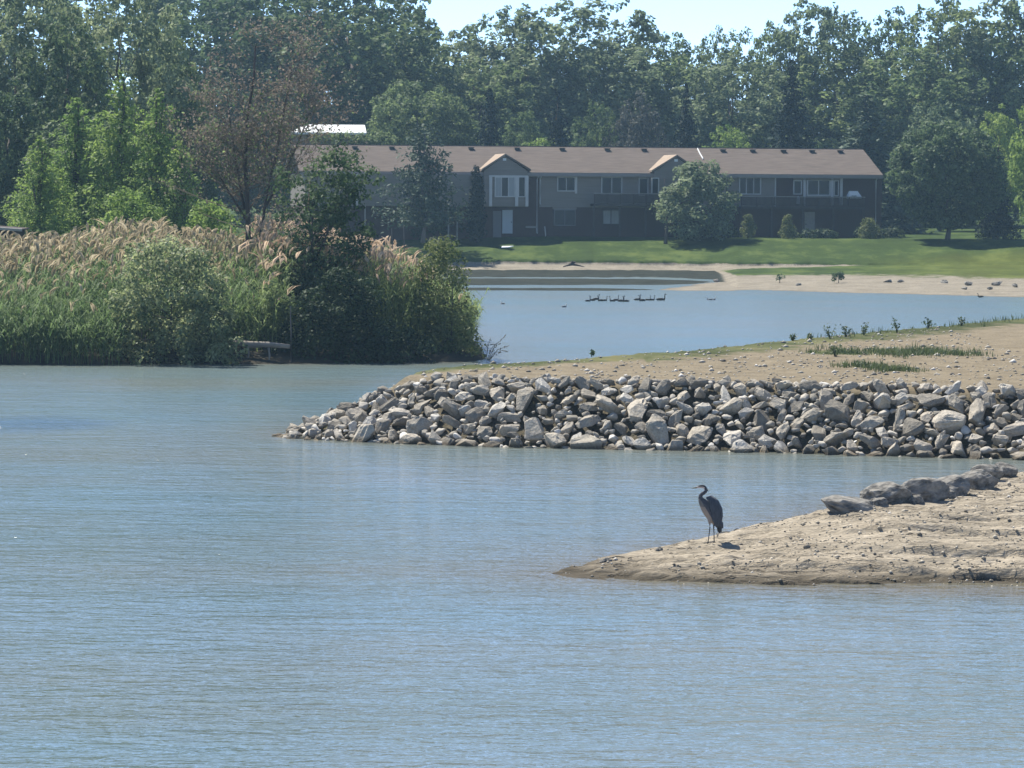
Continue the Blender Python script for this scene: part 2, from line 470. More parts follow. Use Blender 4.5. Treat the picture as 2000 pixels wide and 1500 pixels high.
def far_mesh():
    fx = [c[0] for c in FC]
    g = lambda f: (lambda x: np.interp(x, fx, [f(c) for c in FC]))
    W, AY, AZ, BY, BZ, CY, CZ, SC, EY = map(g, (lambda c: c[1], lambda c: c[2][0], lambda c: c[2][1], lambda c: c[3][0], lambda c: c[3][1], lambda c: c[4][0], lambda c: c[4][1], lambda c: c[5], lambda c: c[6]))
    GB, GC, MA = map(g, (lambda c: c[7], lambda c: c[8], lambda c: c[9]))
    cols = list(range(-2500, 500, 100)) + list(np.arange(500, 2300, 4)) + list(range(2300, 4501, 100))
    V, gr, mu, ye = [], [], [], []
    nsub = [2, 8, 8, 6, 3, 26, 6, 4]
    for px in cols:
        def D_of(py, z):
            d = ray(px, py); return d.y * (z - CAM_H) / d.z
        rows = []
        jw = float(fbm(px*0.03, 3.3, 5, 4)) * 0.7
        w = D_of(W(px) + jw, 0); a = D_of(AY(px) + jw, AZ(px)); b = D_of(BY(px), BZ(px)); c = D_of(CY(px) + 0.8*float(fbm(px*0.02, 8.1, 6, 4)), CZ(px)); e = D_of(EY(px), E_Z)
        b = max(b, a + 0.3); c = max(c, b + 0.3)
        rows = [(w-4, -0.5, 0, MA(px)), (w, 0, 0, MA(px)), (a, AZ(px), 0, MA(px)*0.75), (b, BZ(px), GB(px), 0), (c, CZ(px), GC(px), GC(px)*0), (c+0.35, CZ(px)+SC(px), 1, 0), (e, E_Z, 1, 0), (e+45, E_Z+0.4, 1, 0), (790, 6.5, 1, 0)]
        col = []
        for i in range(len(rows)-1):
            for k in range(nsub[i]):
                t = k / nsub[i]
                col.append(tuple(rows[i][q]*(1-t)+rows[i+1][q]*t for q in range(4)))
        col.append(rows[-1])
        for (D, z, gg, mm) in col:
            d = ray(px, 500); x = d.x / d.y * D
            V.append((x, D, z)); gr.append(gg); mu.append(mm)
            ye.append(.45*max(0, min(1, (px-1650)/250)) * (1 if D < 283 else max(0, 1-(D-283)/6)))
    V = np.array(V); nc = len(cols); nr = len(V)//nc
    V[:,2] += (0.05*fbm(V[:,0]*0.5, V[:,1]*0.5, 3, 4) + 0.03*fbm(V[:,0]*2, V[:,1]*2, 8, 3)) * np.clip((V[:,1]-215)/20, 0, 1) * (V[:,2] > -0.2)
    i = np.arange(nc*nr).reshape(nc, nr)
    F = np.stack([i[:-1,:-1].ravel(), i[1:,:-1].ravel(), i[1:,1:].ravel(), i[:-1,1:].ravel()], 1)
    me = np_mesh('far_shore', V, F, M['far_ground'], smooth_on=True)
    for nme, arr in (('grass', gr), ('mud', mu), ('yellow', ye)):
        at = me.attributes.new(nme, 'FLOAT', 'POINT'); at.data.foreach_set('value', np.array(arr, dtype=np.float32))
    return me
far = tag(link('far_shore', far_mesh()), kind='structure')

def low_bar(name, pts, hmax, mud, step=0.6):
    P = [tuple(on_z(x, y, 0)[:2]) for x, y in pts]
    xs = np.arange(min(p[0] for p in P)-2, max(p[0] for p in P)+2, step); ys = np.arange(min(p[1] for p in P)-2, max(p[1] for p in P)+2, step)
    hf = lambda X, Y: np.clip(sdf(P, X, Y)*0.04 + 0.03*fbm(X*.5, Y*.5, 4, 3), -0.3, hmax) + 0.02*fbm(X, Y, 9, 3)
    me = grid_mesh(name, xs, ys, hf, M['far_ground'], keep=lambda X, Y: sdf(P, X, Y) > -2, attrs={'mud': lambda X, Y, Z: mud + 0*X})
    return tag(link(name, me), kind='structure')
low_bar('mud_flat', [(500,543.5),(900,544.5),(1300,546),(1397,550),(1330,556),(900,557),(500,555)], 0.12, 1.0)
low_bar('mud_flat', [(500,560),(900,562.5),(1220,564),(1285,566),(1200,568),(900,567),(500,565)], 0.1, 1.0)
low_bar('sand_bar', [(1290,566.5),(1330,560),(1390,552),(1450,548),(1470,566),(1420,568),(1330,568)], 0.16, 0.0)

# reed bank on the left: a low peninsula running back to the far lawn
RB_front = [on_z(x, y, 0) for x, y in [(-900,706),(-300,710),(0,712),(200,712),(450,711),(600,710),(800,708),(930,706)]]
RB = [tuple(v[:2]) for v in RB_front] + [tuple(at_d(948, 700, 135)[:2]), tuple(at_d(940, 700, 146)[:2]), tuple(at_d(885, 700, 166)[:2]), tuple(at_d(700, 600, 185)[:2]), tuple(at_d(600, 600, 200)[:2]), tuple(at_d(520, 600, 290)[:2]), tuple(at_d(-900, 600, 290)[:2])]
def bank_h(X, Y):
    d = sdf(RB, X, Y)
    return np.clip(d*0.3, -0.7, 0.35) + np.clip(d-1.2, 0, 12)*0.115 + 0.06*fbm(X*.6, Y*.6, 2, 3)
xs = np.arange(-90, 4, 0.8); ys = np.concatenate([np.arange(125, 180, 0.6), np.arange(180, 294, 2.5)])
tag(link('reed_bank', grid_mesh('reed_bank', xs, ys, bank_h, M['bank_ground'], keep=lambda X, Y: sdf(RB, X, Y) > -2, attrs={'grass': lambda X, Y, Z: np.clip((Y-150)/10, 0, 1)})), kind='structure')

# gravel spit with the stone bank
SP_front = [on_z(x, y, 0) for x, y in [(548,851),(565,856),(620,859),(700,863),(800,867),(900,870),(1000,873),(1150,876),(1250,879),(1400,881),(1550,885),(1700,890),(1850,894),(2000,897),(2200,902),(2600,915)]]
SP_back = [at_d(x, 700, D) for x, D in [(2600,170),(2000,141.5),(1800,132),(1650,125),(1500,118.5),(1400,115),(1200,107.8),(940,101.8),(850,100),(760,98.3),(690,97),(620,95.3)]]
SP = [tuple(v[:2]) for v in SP_front + SP_back]
FRONT = [tuple(v[:2]) for v in SP_front]
def spit_h(X, Y, cut=True):
    d = sdf(SP, X, Y)
    top = 1.58 + 0.06*fbm(X*.35, Y*.35, 21, 3) + 0.004*np.clip(Y-95, 0, 60)
    h = np.where(d < 0, d*0.6, top*(1-np.exp(-np.clip(d, 0, 50)*0.95/top*1.0))*1.0)
    h = np.minimum(np.where(d < 0, d*0.6, d*np.interp(X, [-6, -3.2, -1.2], [.36, .46, .68])), top)
    if cut:
        df = seg_dist(FRONT, X, Y, closed=False)
        h = h - 0.26*np.clip((2.8-df)/0.5, 0, 1)
    return h + 0.035*fbm(X*1.6, Y*1.6, 22, 4) + 0.012*fbm(X*6, Y*6, 23, 2)
def spit_grass(X, Y, Z):
    dn = sdf(SP, X, Y); db = seg_dist([tuple(v[:2]) for v in SP_back], X, Y, closed=False)
    g = np.clip(1-(db-3)/ (2.5+ (X > 4)*2.5), 0, 1)*0.75
    for (px, py, rx, ry) in [(1770,690,2.0,2.4),(1640,690,1.6,2.0),(1850,690,1.0,1.5),(1720,716,1.4,0.7)]:
        c = on_z(px, py, 1.6); g = np.maximum(g, 0.9*np.exp(-((X-c.x)/rx)**2-((Y-c.y)/ry)**2))
    return g - 0.02
xs = np.concatenate([np.arange(-9, 18, 0.13), np.arange(18, 45, 0.6)]); ys = np.concatenate([np.arange(82, 104, 0.13), np.arange(104, 150, 0.35), np.arange(150, 180, 2)])
spit = tag(link('gravel_spit', grid_mesh('gravel_spit', xs, ys, spit_h, M['spit_ground'], keep=lambda X, Y: sdf(SP, X, Y) > -1.3, attrs={'grass': spit_grass, 'mud': lambda X, Y, Z: .5*np.clip((3.0-seg_dist(FRONT, X, Y, closed=False))/0.5, 0, 1)})), kind='structure')  # mud tone on the slope paints in the shade between the stones

# sand spit in front, where the heron stands
SA_low = [on_z(x, y, 0) for x, y in [(1076,1120),(1110,1127),(1180,1133),(1300,1140),(1420,1145),(1500,1148),(1700,1153),(1850,1157),(2000,1162),(2300,1175),(3200,1215)]]
SA_up = [tuple(at_d(x, 900, D)[:2]) for x, D in [(3200,92),(2300,84.5),(2130,82),(2000,79.5),(1900,76.5),(1800,74.2),(1700,72.0),(1600,69.7),(1500,66.9),(1400,64.6),(1290,62.3),(1180,60.1),(1110,58.9)]]
LOW = [tuple(v[:2]) for v in SA_low]
SA = LOW + SA_up
def sand_h(X, Y):
    ins = inside(SA, X, Y)
    df = seg_dist(LOW, X, Y, closed=False); db = seg_dist(SA_up, X, Y, closed=False)
    df = np.where(ins, df, -np.minimum(df, db)); db = np.where(ins, db, df)
    wob = fbm(X*.25, Y*.5, 31, 4)*0.55
    h = 0.06*df
    # cut ledges left by the falling water
    for (dd, hh, x0) in [(1.0, 0.42, 4.6), (1.8, 0.17, 2.8), (2.9, 0.16, 5.2), (0.45, 0.10, 1.6), (4.4, 0.10, 4.4), (5.6, 0.09, 4.8), (7.2, 0.09, 5.5)]:
        s = np.clip((df + wob*(0.5+dd*.15) - dd)/0.06, 0, 1)
        h = h + hh*(s-0.5)*np.clip((X-x0)/2.2, 0, 1)*(0.55+0.8*vnoise(X*.45, Y*.2, int(dd*10)))
    h = np.minimum(h, 0.02 + 0.24*db + 0.05*fbm(X, Y, 33, 3))
    h = np.minimum(h, 0.75 + 0.05*wob)
    rough = np.clip(df*2, 0, 1)
    h = h + rough*(0.06*fbm(X*.9, Y*2.2, 34, 4) + 0.075*fbm(X*2.2, Y*6, 35, 4)*(0.4+vnoise(X*.6,Y*.8,36)))
    return np.where(ins, h + 0.006, np.maximum(-0.5, df*0.18))
xs = np.concatenate([np.arange(0.2, 10.6, 0.045), np.arange(10.6, 36, 0.4)]); ys = np.concatenate([np.arange(54.5, 72, 0.05), np.arange(72, 94, 0.16)])
sand = tag(link('sand_spit', grid_mesh('sand_spit', xs, ys, sand_h, M['sand_ground'], keep=lambda X, Y: sdf(SA, X, Y) > -0.8)), kind='structure')

# the lake sheet; near the banks its colour holds brown silt and painted bank reflections
xs = np.concatenate([[-515, -200, -100], np.arange(-60, -26, 2), np.arange(-26, 26, .4), np.arange(26, 60, 2), [100, 200, 515]])
ys = np.concatenate([[-45, 0, 20], np.arange(30, 52, 1), np.arange(52, 136, .4), np.arange(136, 280, 2), [400, 780]])
def silt_reflection(X, Y, Z):
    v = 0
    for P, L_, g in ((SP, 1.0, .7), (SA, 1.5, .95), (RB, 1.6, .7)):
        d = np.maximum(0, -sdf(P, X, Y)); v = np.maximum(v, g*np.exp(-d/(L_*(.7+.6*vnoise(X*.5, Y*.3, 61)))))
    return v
tag(link('lake', grid_mesh('lake', xs, ys, lambda X, Y: 0*X, M['water'], attrs={'silt_reflection': silt_reflection})), kind='structure')

# ---------------------------------------------------------------- stones
m, nt, p = mat('stone'); M['stone'] = m
L = nt.links
oi = N(nt, 'ShaderNodeObjectInfo')
base = ramp(nt, oi.outputs['Random'], [(0.0, (0.22, 0.20, 0.165)), (0.25, (0.33, 0.30, 0.25)), (0.55, (0.46, 0.415, 0.34)), (0.8, (0.54, 0.485, 0.40)), (0.9, (0.55, 0.52, 0.46)), (1.0, (0.62, 0.59, 0.53))])
f1 = noise_n(nt, 2.2, 7, 0.65); f2 = noise_n(nt, 9.0, 5, 0.7)
c = mixc(nt, 0.75, base, ramp(nt, f1, [(0.3, (0.5, 0.48, 0.46)), (0.55, (0.9, 0.88, 0.86)), (0.75, (1.15, 1.1, 1.02))]), 'MULTIPLY')
c = mixc(nt, 0.5, c, ramp(nt, f2, [(0.35, (0.6, 0.58, 0.56)), (0.6, (1, 1, 1))]), 'MULTIPLY')
geo = nt.nodes.new('ShaderNodeNewGeometry'); sx = nt.nodes.new('ShaderNodeSeparateXYZ'); L.new(geo.outputs['Position'], sx.inputs[0])
wz = nt.nodes.new('ShaderNodeMapRange'); wz.inputs[1].default_value = 0.17; wz.inputs[2].default_value = 0.05
L.new(sx.outputs['Z'], wz.inputs[0])
c = mixc(nt, wz.outputs[0], c, mixc(nt, 1.0, c, (0.42, 0.38, 0.32), 'MULTIPLY'))
L.new(c, p.inputs['Base Color'])
p.inputs['Roughness'].default_value = 0.9; p.inputs['Specular IOR Level'].default_value = 0.2
L.new(bump(nt, f2, 0.55, 0.03, bump(nt, f1, 0.7, 0.09)), p.inputs['Normal'])

def stone_mesh(seed, n=17, squash=(1, 0.82, 0.66), bev=0.05):
    r = random.Random(seed)
    bm = bmesh.new()
    for i in range(n):
        v = Vector((r.gauss(0,1), r.gauss(0,1), r.gauss(0,1))).normalized()
        k = max(abs(v.x), abs(v.y), abs(v.z))
        v = v * (0.45 + 0.55 / max(k, 0.6) * 0.75) * r.uniform(0.82, 1.08)
        bm.verts.new((v.x*squash[0], v.y*squash[1], v.z*squash[2]))
    res = bmesh.ops.convex_hull(bm, input=bm.verts)
    junk = [e for e in res['geom_interior'] + res['geom_unused'] if isinstance(e, bmesh.types.BMVert)]
    if junk: bmesh.ops.delete(bm, geom=list(set(junk)), context='VERTS')
    bmesh.ops.dissolve_limit(bm, angle_limit=math.radians(14), verts=bm.verts, edges=bm.edges)
    if bev: bmesh.ops.bevel(bm, geom=list(bm.edges), offset=bev, segments=1, affect='EDGES', clamp_overlap=True)
    bmesh.ops.triangulate(bm, faces=[f for f in bm.faces if len(f.verts) > 4])
    if bev:
        bmesh.ops.subdivide_edges(bm, edges=[e for e in bm.edges if e.calc_length() > .22], cuts=1, use_grid_fill=True)
        bmesh.ops.triangulate(bm, faces=[f for f in bm.faces if len(f.verts) > 4])
        bm.normal_update()
        for v in bm.verts: v.co += v.normal * r.gauss(0, .022)
    bmesh.ops.recalc_face_normals(bm, faces=bm.faces)
    me = bpy.data.meshes.new('stone'); bm.to_mesh(me); bm.free()
    me.materials.append(M['stone'])
    return me
STONES = [stone_mesh(100+i, random.Random(i).choice([11,13,15,18,22]), (1, random.Random(i*3+1).uniform(.62,.95), random.Random(i*7+2).uniform(.42,.72))) for i in range(30)]

def put_stone(loc, r, rnd, name='stone', parent=None, me=None, flat=1.0):
    o = link(name, me or rnd.choice(STONES), parent)
    o.location = loc
    o.rotation_euler = (rnd.uniform(-.6,.6), rnd.uniform(-.6,.6), rnd.uniform(0, 6.283))
    o.scale = (r*rnd.uniform(.9,1.2), r*rnd.uniform(.85,1.1), r*rnd.uniform(.8,1.1)*flat)
    return o

rock_bank = empty('stone_bank', on_z(1300, 878, 0))
tag(rock_bank, kind='structure')
rk = random.Random(5)
placed = []
def px_of(x, y, z):
    v = CAM_ROT.transposed() @ Vector((x, y, z-CAM_H))
    return 1000 + v.x/-v.z*FPX, 750 - v.y/-v.z*FPX
CELL = 1.0; cells = {}
def fits(x, y, r, k):
    cx, cy = int(x//CELL), int(y//CELL)
    for i in range(cx-1, cx+2):
        for j in range(cy-1, cy+2):
            for (a, b, rr) in cells.get((i, j), []):
                if (a-x)**2+((b-y)*1.12)**2 < ((r+rr)*k)**2: return False
    return True
fx0, fx1 = -6.6, 14.6
spec = [(44, .38, .54, .70), (160, .27, .37, .66), (280, .18, .27, .58), (1700, .09, .17, .42)]
stones_out = []
for (cnt, r0, r1, k) in spec:
    CX = rng.uniform(fx0, fx1, 9000); CY = rng.uniform(84, 97, 9000)
    DF = seg_dist(FRONT, CX, CY, closed=False); SS = sdf(SP, CX, CY); CZ = spit_h(CX, CY, cut=False)
    got = 0
    for x, y, df, s, z in zip(CX.tolist(), CY.tolist(), DF.tolist(), SS.tolist(), CZ.tolist()):
        if got >= cnt: break
        if s < -0.12 or (df > 2.75 and not (x < -3.2 and s < 2.3)): continue
        if r0 > .35 and (df > 1.9 or x < -4): continue
        if r0 > .25 and df > 2.35: continue
        r = rk.uniform(r0, r1)
        if not fits(x, y, r, k): continue
        cells.setdefault((int(x//CELL), int(y//CELL)), []).append((x, y, r))
        stones_out.append((x, y, z, r)); got += 1
stones_out.sort(key=lambda t: -t[3])
for i, (x, y, z, r) in enumerate(stones_out[:300]):
    o = put_stone((x, y, z - 0.02 + 0.1*r), r, rk)
    o.rotation_euler.rotate(Matrix.Rotation(rk.uniform(.1, .85), 3, 'X').to_euler())
    o.location = Vector(o.location) - rock_bank.location; o.parent = rock_bank

def scatter_mesh(pts, mats_n=1):
    """small loose stones as one mesh: jittered octahedra"""
    V = []; F = []; T = []
    o8 = np.array([(1,0,0),(-1,0,0),(0,1,0),(0,-1,0),(0,0,1),(0,0,-1)], float)
    f8 = np.array([(0,2,4),(2,1,4),(1,3,4),(3,0,4),(2,0,5),(1,2,5),(3,1,5),(0,3,5)])
    for i, (x, y, z, r) in enumerate(pts):
        v = o8*rng.uniform(.6, 1.2, (6,1)); v[:,2] *= .65
        a = rng.uniform(0, 6.28); ca, sa = math.cos(a), math.sin(a)
        v = np.stack([v[:,0]*ca-v[:,1]*sa, v[:,0]*sa+v[:,1]*ca, v[:,2]], 1)*r
        V.append(v + (x, y, z + .15*r)); F.append(f8 + 6*i); T += [rng.random()]*8
    return np.concatenate(V), np.concatenate(F), np.array(T)
m, nt, p = mat('pebble'); M['pebble'] = m
at = N(nt, 'ShaderNodeAttribute', attribute_name='tint')
nt.links.new(ramp(nt, at.outputs['Fac'], [(0.0, (0.12, 0.105, 0.085)), (0.5, (0.28, 0.25, 0.2)), (0.9, (0.42, 0.38, 0.32)), (1.0, (0.58, 0.55, 0.5))]), p.inputs['Base Color'])
p.inputs['Roughness'].default_value = 0.9
def merged_stones(lst):
    V = []; F = []; T = []; n = 0; bank = []
    for me in STONES:
        a = np.zeros(len(me.vertices)*3, dtype=np.float32); me.vertices.foreach_get('co', a)
        me.calc_loop_triangles(); t = np.zeros(len(me.loop_triangles)*3, dtype=np.int32); me.loop_triangles.foreach_get('vertices', t)
        bank.append((a.reshape(-1, 3), t.reshape(-1, 3)))
    for (x, y, z, r) in lst:
        a, t = rk.choice(bank)
        R = np.array((Matrix.Rotation(rk.uniform(0, 6.28), 3, 'Z') @ Matrix.Rotation(rk.uniform(.1, .8), 3, 'X') @ Matrix.Rotation(rk.uniform(-.6, .6), 3, 'Y')))
        V.append((a * r) @ R.T + (x, y, z)); F.append(t + n); n += len(a); T += [rk.random()]*len(t)
    return np.concatenate(V), np.concatenate(F), np.array(T)
V, F, T = merged_stones(stones_out[300:])
ss = link('small_stones', np_mesh('small_stones', V, F, M['pebble'], {'tint': T}))
ss['kind'] = 'stuff'; ss.parent = rock_bank; ss.location = -rock_bank.location

CX = rng.uniform(-4, 16, 2600); CY = rng.uniform(88, 128, 2600)
ok = sdf(SP, CX, CY) > 2.2
pts = [(x, y, z, min(.13, .03 + rk.expovariate(1/.022))) for x, y, z in zip(CX[ok], CY[ok], spit_h(CX[ok], CY[ok]))]
V, F, T = scatter_mesh(pts)
tag(link('gravel', np_mesh('gravel', V, F, M['pebble'], {'tint': T})), 'loose gravel strewn over the top of the spit behind the stone bank', 'gravel', kind='stuff')
CX = rng.uniform(0.7, 11, 10000); CY = rng.uniform(55.5, 80, 10000)
ok = (sdf(SA, CX, CY) > 0.1) & (vnoise(CX*.5, CY*1.1, 75) + .25*vnoise(CX*2, CY*3, 76) > .55)
pts = [(x, y, z, min(.09, .013 + rk.expovariate(1/.011))) for x, y, z in zip(CX[ok], CY[ok], sand_h(CX[ok], CY[ok]))]
V, F, T = scatter_mesh(pts)
m_, nt_, p_ = mat('clod'); at_ = N(nt_, 'ShaderNodeAttribute', attribute_name='tint'); p_.inputs['Roughness'].default_value = .95
nt_.links.new(ramp(nt_, at_.outputs['Fac'], [(0, (0.15, 0.128, 0.098)), (.6, (0.32, 0.28, 0.215)), (1, (0.5, 0.44, 0.35))]), p_.inputs['Base Color'])
tag(link('clods', np_mesh('clods', V, F, m_, {'tint': T})), 'dry crumbs and clods of sand lying in bands over the sand spit', 'sand clods', kind='stuff')
CX = rng.uniform(0.7, 12, 3200); CY = rng.uniform(55.5, 82, 3200)
ok = sdf(SA, CX, CY) > 0.15
pts = [(x, y, z, min(.07, .012 + rk.expovariate(1/.010))) for x, y, z in zip(CX[ok], CY[ok], sand_h(CX[ok], CY[ok]))]
V, F, T = scatter_mesh(pts)
tag(link('pebbles', np_mesh('pebbles', V, F, M['pebble'], {'tint': T}), ), 'small pebbles and clods scattered over the sand spit', 'pebbles', kind='stuff')

CX = rng.uniform(1.2, 11, 420); CY = rng.uniform(56, 80, 420)
ok = (sdf(SA, CX, CY) > 0.3) & (vnoise(CX*.7, CY*.5, 71) > .45)
db_ = MB()
for x, y, z in zip(CX[ok], CY[ok], sand_h(CX[ok], CY[ok])):
    a = rk.gauss(0, .5); l = .05 + rk.expovariate(1/.09)
    l = min(l, .5)
    db_.tube([(x-l/2*math.cos(a), y-l/2*math.sin(a), z+.004), (x, y, z+.02+.03*l), (x+l/2*math.cos(a), y+l/2*math.sin(a), z+.012)], [.006, .010, .005], 4)
tag(link('driftwood_bits', db_.mesh('driftwood_bits', plain('drift', (0.05, 0.042, 0.034), (0.2, 0.17, 0.13), 9.0, 0.95, 0.1))), 'dark sticks and driftwood bits strewn over the sand spit', 'driftwood', kind='stuff')

# the big boulders along the back of the sand spit
M['boulder_stone'] = plain('boulder_stone', (0.05, 0.047, 0.042), (0.34, 0.315, 0.275), 2.6, 0.92, 0.15, 0.8, 0.08, detail=9)
def rough_boulder(seed, cuts=11, rough=.13):
    r = random.Random(seed)
    bm = bmesh.new(); bmesh.ops.create_icosphere(bm, subdivisions=4, radius=1)
    pl = []
    for i in range(cuts):
        n = Vector((r.gauss(0,1), r.gauss(0,1), r.gauss(0,.8))).normalized(); pl.append((n, r.uniform(.62, .95)))
    off = Vector((r.uniform(0,50), r.uniform(0,50), r.uniform(0,50)))
    from mathutils import noise
    for v in bm.verts:
        d = v.co.normalized(); k = 1.0
        for n, h in pl:
            c = d.dot(n)
            if c > .05: k = min(k, h / c)
        q = noise.fractal(d*1.9 + off, 1.0, 2.1, 5) * rough
        q += -abs(noise.noise(d*3.3 + off*2)) * rough * .5
        v.co = d * (k + q)
    me = bpy.data.meshes.new('boulder'); bm.to_mesh(me); bm.free(); me.materials.append(M['boulder_stone'])
    return me
def sz(x, y): return float(sand_h(np.array([x]), np.array([y]))[0])
BO = [  # px left, px right, py top, py base, label
    (1606, 1722, 960, 996, 'low earthy boulder half buried at the foot of the boulder row'),
    (1688, 1780, 938, 984, 'dark crumbling boulder at the low lakeward end of the boulder row'),
    (1740, 1846, 928, 980, 'big dark boulder with a pale cap, second in the boulder row'),
    (1812, 1900, 926, 970, 'wide pale-topped boulder with a black shaded face in the boulder row'),
    (1872, 1950, 916, 958, 'grey wedge-shaped boulder at the landward end of the boulder row'),
    (1173, 1194, 1088, 1101, 'small dark stone with one white side near the tip of the sand spit'),
    (1280, 1294, 1067, 1078, 'little dark stone on the spit edge between the tip and the heron'),
    (1702, 1736, 968, 988, 'small broken rock at the foot of the dark crumbling boulder'),
    (1776, 1806, 966, 985, 'small broken rock at the foot of the big pale-capped boulder'),
    (1836, 1870, 956, 976, 'small broken rock in the gap before the wide pale-topped boulder'),
    (1640, 1668, 978, 996, 'small rough rock at the near side of the low earthy boulder'),
    (1900, 1962, 903, 940, 'broken grey rock closing the boulder row on the landward side'),
    (1938, 1984, 900, 930, 'small grey boulder where the sand spit meets the stone bank'),
    (1968, 2020, 890, 918, 'pale grey boulder by the stone bank, cut by the picture edge')]
br = random.Random(23)
for i, (x0, x1, yt, yb, lab) in enumerate(BO):
    q = None; px = (x0+x1)/2
    for D in np.arange(57, 90, 0.1):       # where this line of sight meets the sand
        v = at_d(px, yb, D)
        if v.z <= sz(v.x, v.y): q = v; break
    if q is None: q = on_z(px, yb, 0.3)
    sc = q.y / FPX
    rx = (x1-x0)*sc/2*1.12; rz = (yb-yt)*sc*.6
    o = link('boulder', rough_boulder(400+i*7, 17, .07))
    o.location = (q.x, q.y + rx*.55, q.z + rz*(.2 if i == 0 else .42))
    o.rotation_euler = (br.uniform(-.15,.15), br.uniform(-.2,.2), br.uniform(-.4, .4))
    o.scale = (rx*1.12, rx*.8, rz*1.12)
    tag(o, lab, 'boulder', 'boulders on the sand spit')

# ---------------------------------------------------------------- vegetation
def quads(C, Nn, S, asp=0.62, jit=0.25):
    """irregular leaf-clump quads: centres, normals, sizes"""
    n = len(C)
    Nn = Nn / (np.linalg.norm(Nn, axis=1, keepdims=True) + 1e-9)
    R = rng.normal(size=(n, 3)); T = np.cross(Nn, R); T /= (np.linalg.norm(T, axis=1, keepdims=True) + 1e-9)
    B = np.cross(Nn, T)
    s = np.asarray(S)[:, None] * 0.5
    j = lambda: rng.uniform(1-jit, 1+jit, (n, 1))
    k = lambda: rng.uniform(-jit, jit, (n, 1)) * s * 0.5 * Nn
    V = np.stack([C + T*s*j() + k(), C + B*s*asp*j() + k(), C - T*s*j() + k(), C - B*s*asp*j() + k()], 1).reshape(-1, 3)
    F = np.arange(4*n).reshape(n, 4)
    return V, F

def clumps(cent, rad, dens, leaf, up=0.45, flat=0.8, hollow=0.72, rnd=0.42, droop=0.0):
    """leaves round the given clump centres; tint varies clump by clump and leaf by leaf"""
    C = []; Nn = []; S = []; T = []
    for c, r in zip(cent, rad):
        n = max(8, int(dens * r * r))
        d = rng.normal(size=(n, 3)); d /= np.linalg.norm(d, axis=1, keepdims=True)
        q = hollow + (1-hollow) * rng.random((n, 1))
        wob = 1 + 0.25*np.sin(d[:, :1]*5 + c[0]*3) * np.cos(d[:, 1:2]*4 + c[2]*2)
        P = c + d * q * r * wob * np.array([1, 1, flat])
        P[:, 2] -= droop * r * (d[:, 0]**2 + d[:, 1]**2) * q[:, 0]
        C.append(P); Nn.append(d*0.7 + rng.normal(size=(n, 3))*rnd + np.array([0, 0, up]))
        S.append(leaf * rng.uniform(.6, 1.35, n)); T.append(np.clip(rng.normal(0.45, 0.17) + rng.normal(0, .2, n), 0, 1))
    C = np.concatenate(C); Nn = np.concatenate(Nn); S = np.concatenate(S); T = np.concatenate(T)
    return C, Nn, S, T

def crown_mesh(name, cent, rad, dens, leaf, mt, **kw):
    C, Nn, S, T = clumps(cent, rad, dens, leaf, **kw)
    V, F = quads(C, Nn, S)
    return np_mesh(name, V, F, mt, {'tint': T})

def egg(H, W, base, K, r0, r1, shape=0.35, inner=0.3, lump=0.18):
    """clump centres filling an egg-shaped crown, more of them near its skin"""
    top = H - r0*W*0.4; zc = (base*H + top)/2; c = (top - base*H)/2 - r0*W*.3; a = W/2 - r0*W*.6
    d = rng.normal(size=(K, 3)); d /= np.linalg.norm(d, axis=1, keepdims=True)
    q = inner + (1-inner) * rng.random(K)**0.45
    ph = rng.uniform(0, 6, 3)
    lob = 1 + lump*np.sin(3*np.arctan2(d[:,1], d[:,0]) + ph[0] + 2*d[:,2]) + lump*.6*np.sin(6*d[:,2] + ph[1])
    w = 1 - shape*np.clip(d[:,2], 0, 1)
    P = np.stack([a*q*d[:,0]*w*lob, a*q*d[:,1]*w*lob, zc + c*q*d[:,2]*(1+.1*(lob-1))], 1)
    R = W * rng.uniform(r0, r1, K) * (1 - .3*np.clip(d[:,2], 0, 1))
    return P, R

def trunk_mb(H, r, cent=None, nl=10, lean=(0, 0), top=0.75, fork=0.25):
    mb = MB()
    zs = np.linspace(0, H*top, 7)
    path = [Vector((lean[0]*(z/H)**1.3 + .02*H*math.sin(z*.9), lean[1]*(z/H), z - (0.3 if i == 0 else 0))) for i, z in enumerate(zs)]
    mb.tube(path, [r*(1.35 if i == 0 else 1)*(1 - .8*i/6) for i in range(7)], 7)
    if cent is not None:
        idx = rng.choice(len(cent), min(nl, len(cent)), replace=False)
        for i in idx:
            e = Vector(cent[i]); zb = min(H*top*.95, max(H*fork, e.z*rng.uniform(.45, .75)))
            k = zb/(H*top)*6; k0 = int(min(k, 5)); s = path[k0].lerp(path[k0+1], k-k0)
            mid = s.lerp(e, .5) + Vector((0, 0, -.04*H*rng.random()))
            rr = r*(1-.8*zb/(H*top))*.6
            mb.tube([s, mid, e], [rr, rr*.6, rr*.2], 5)
    return mb

BROAD = []       # (crown mesh, trunk mesh) for trees 15 m tall and 10 m wide
for v in range(9):
    cc, rr = egg(15, 10, [.06, .1, .04, .08, .1, .05, .08, .04, .07][v], [250, 230, 270, 220, 240, 280, 220, 255, 230][v], .055, .095, shape=[.0,.2,.1,.25,.0,.12,.18,.05,.22][v], lump=.12)
    cm = crown_mesh('crown', cc, rr, 130, .36, M['leaf_mid'], up=.5, flat=.85)
    BROAD.append((cm, trunk_mb(15, .32, cc, 9).mesh('trunk', M['bark'], True)))

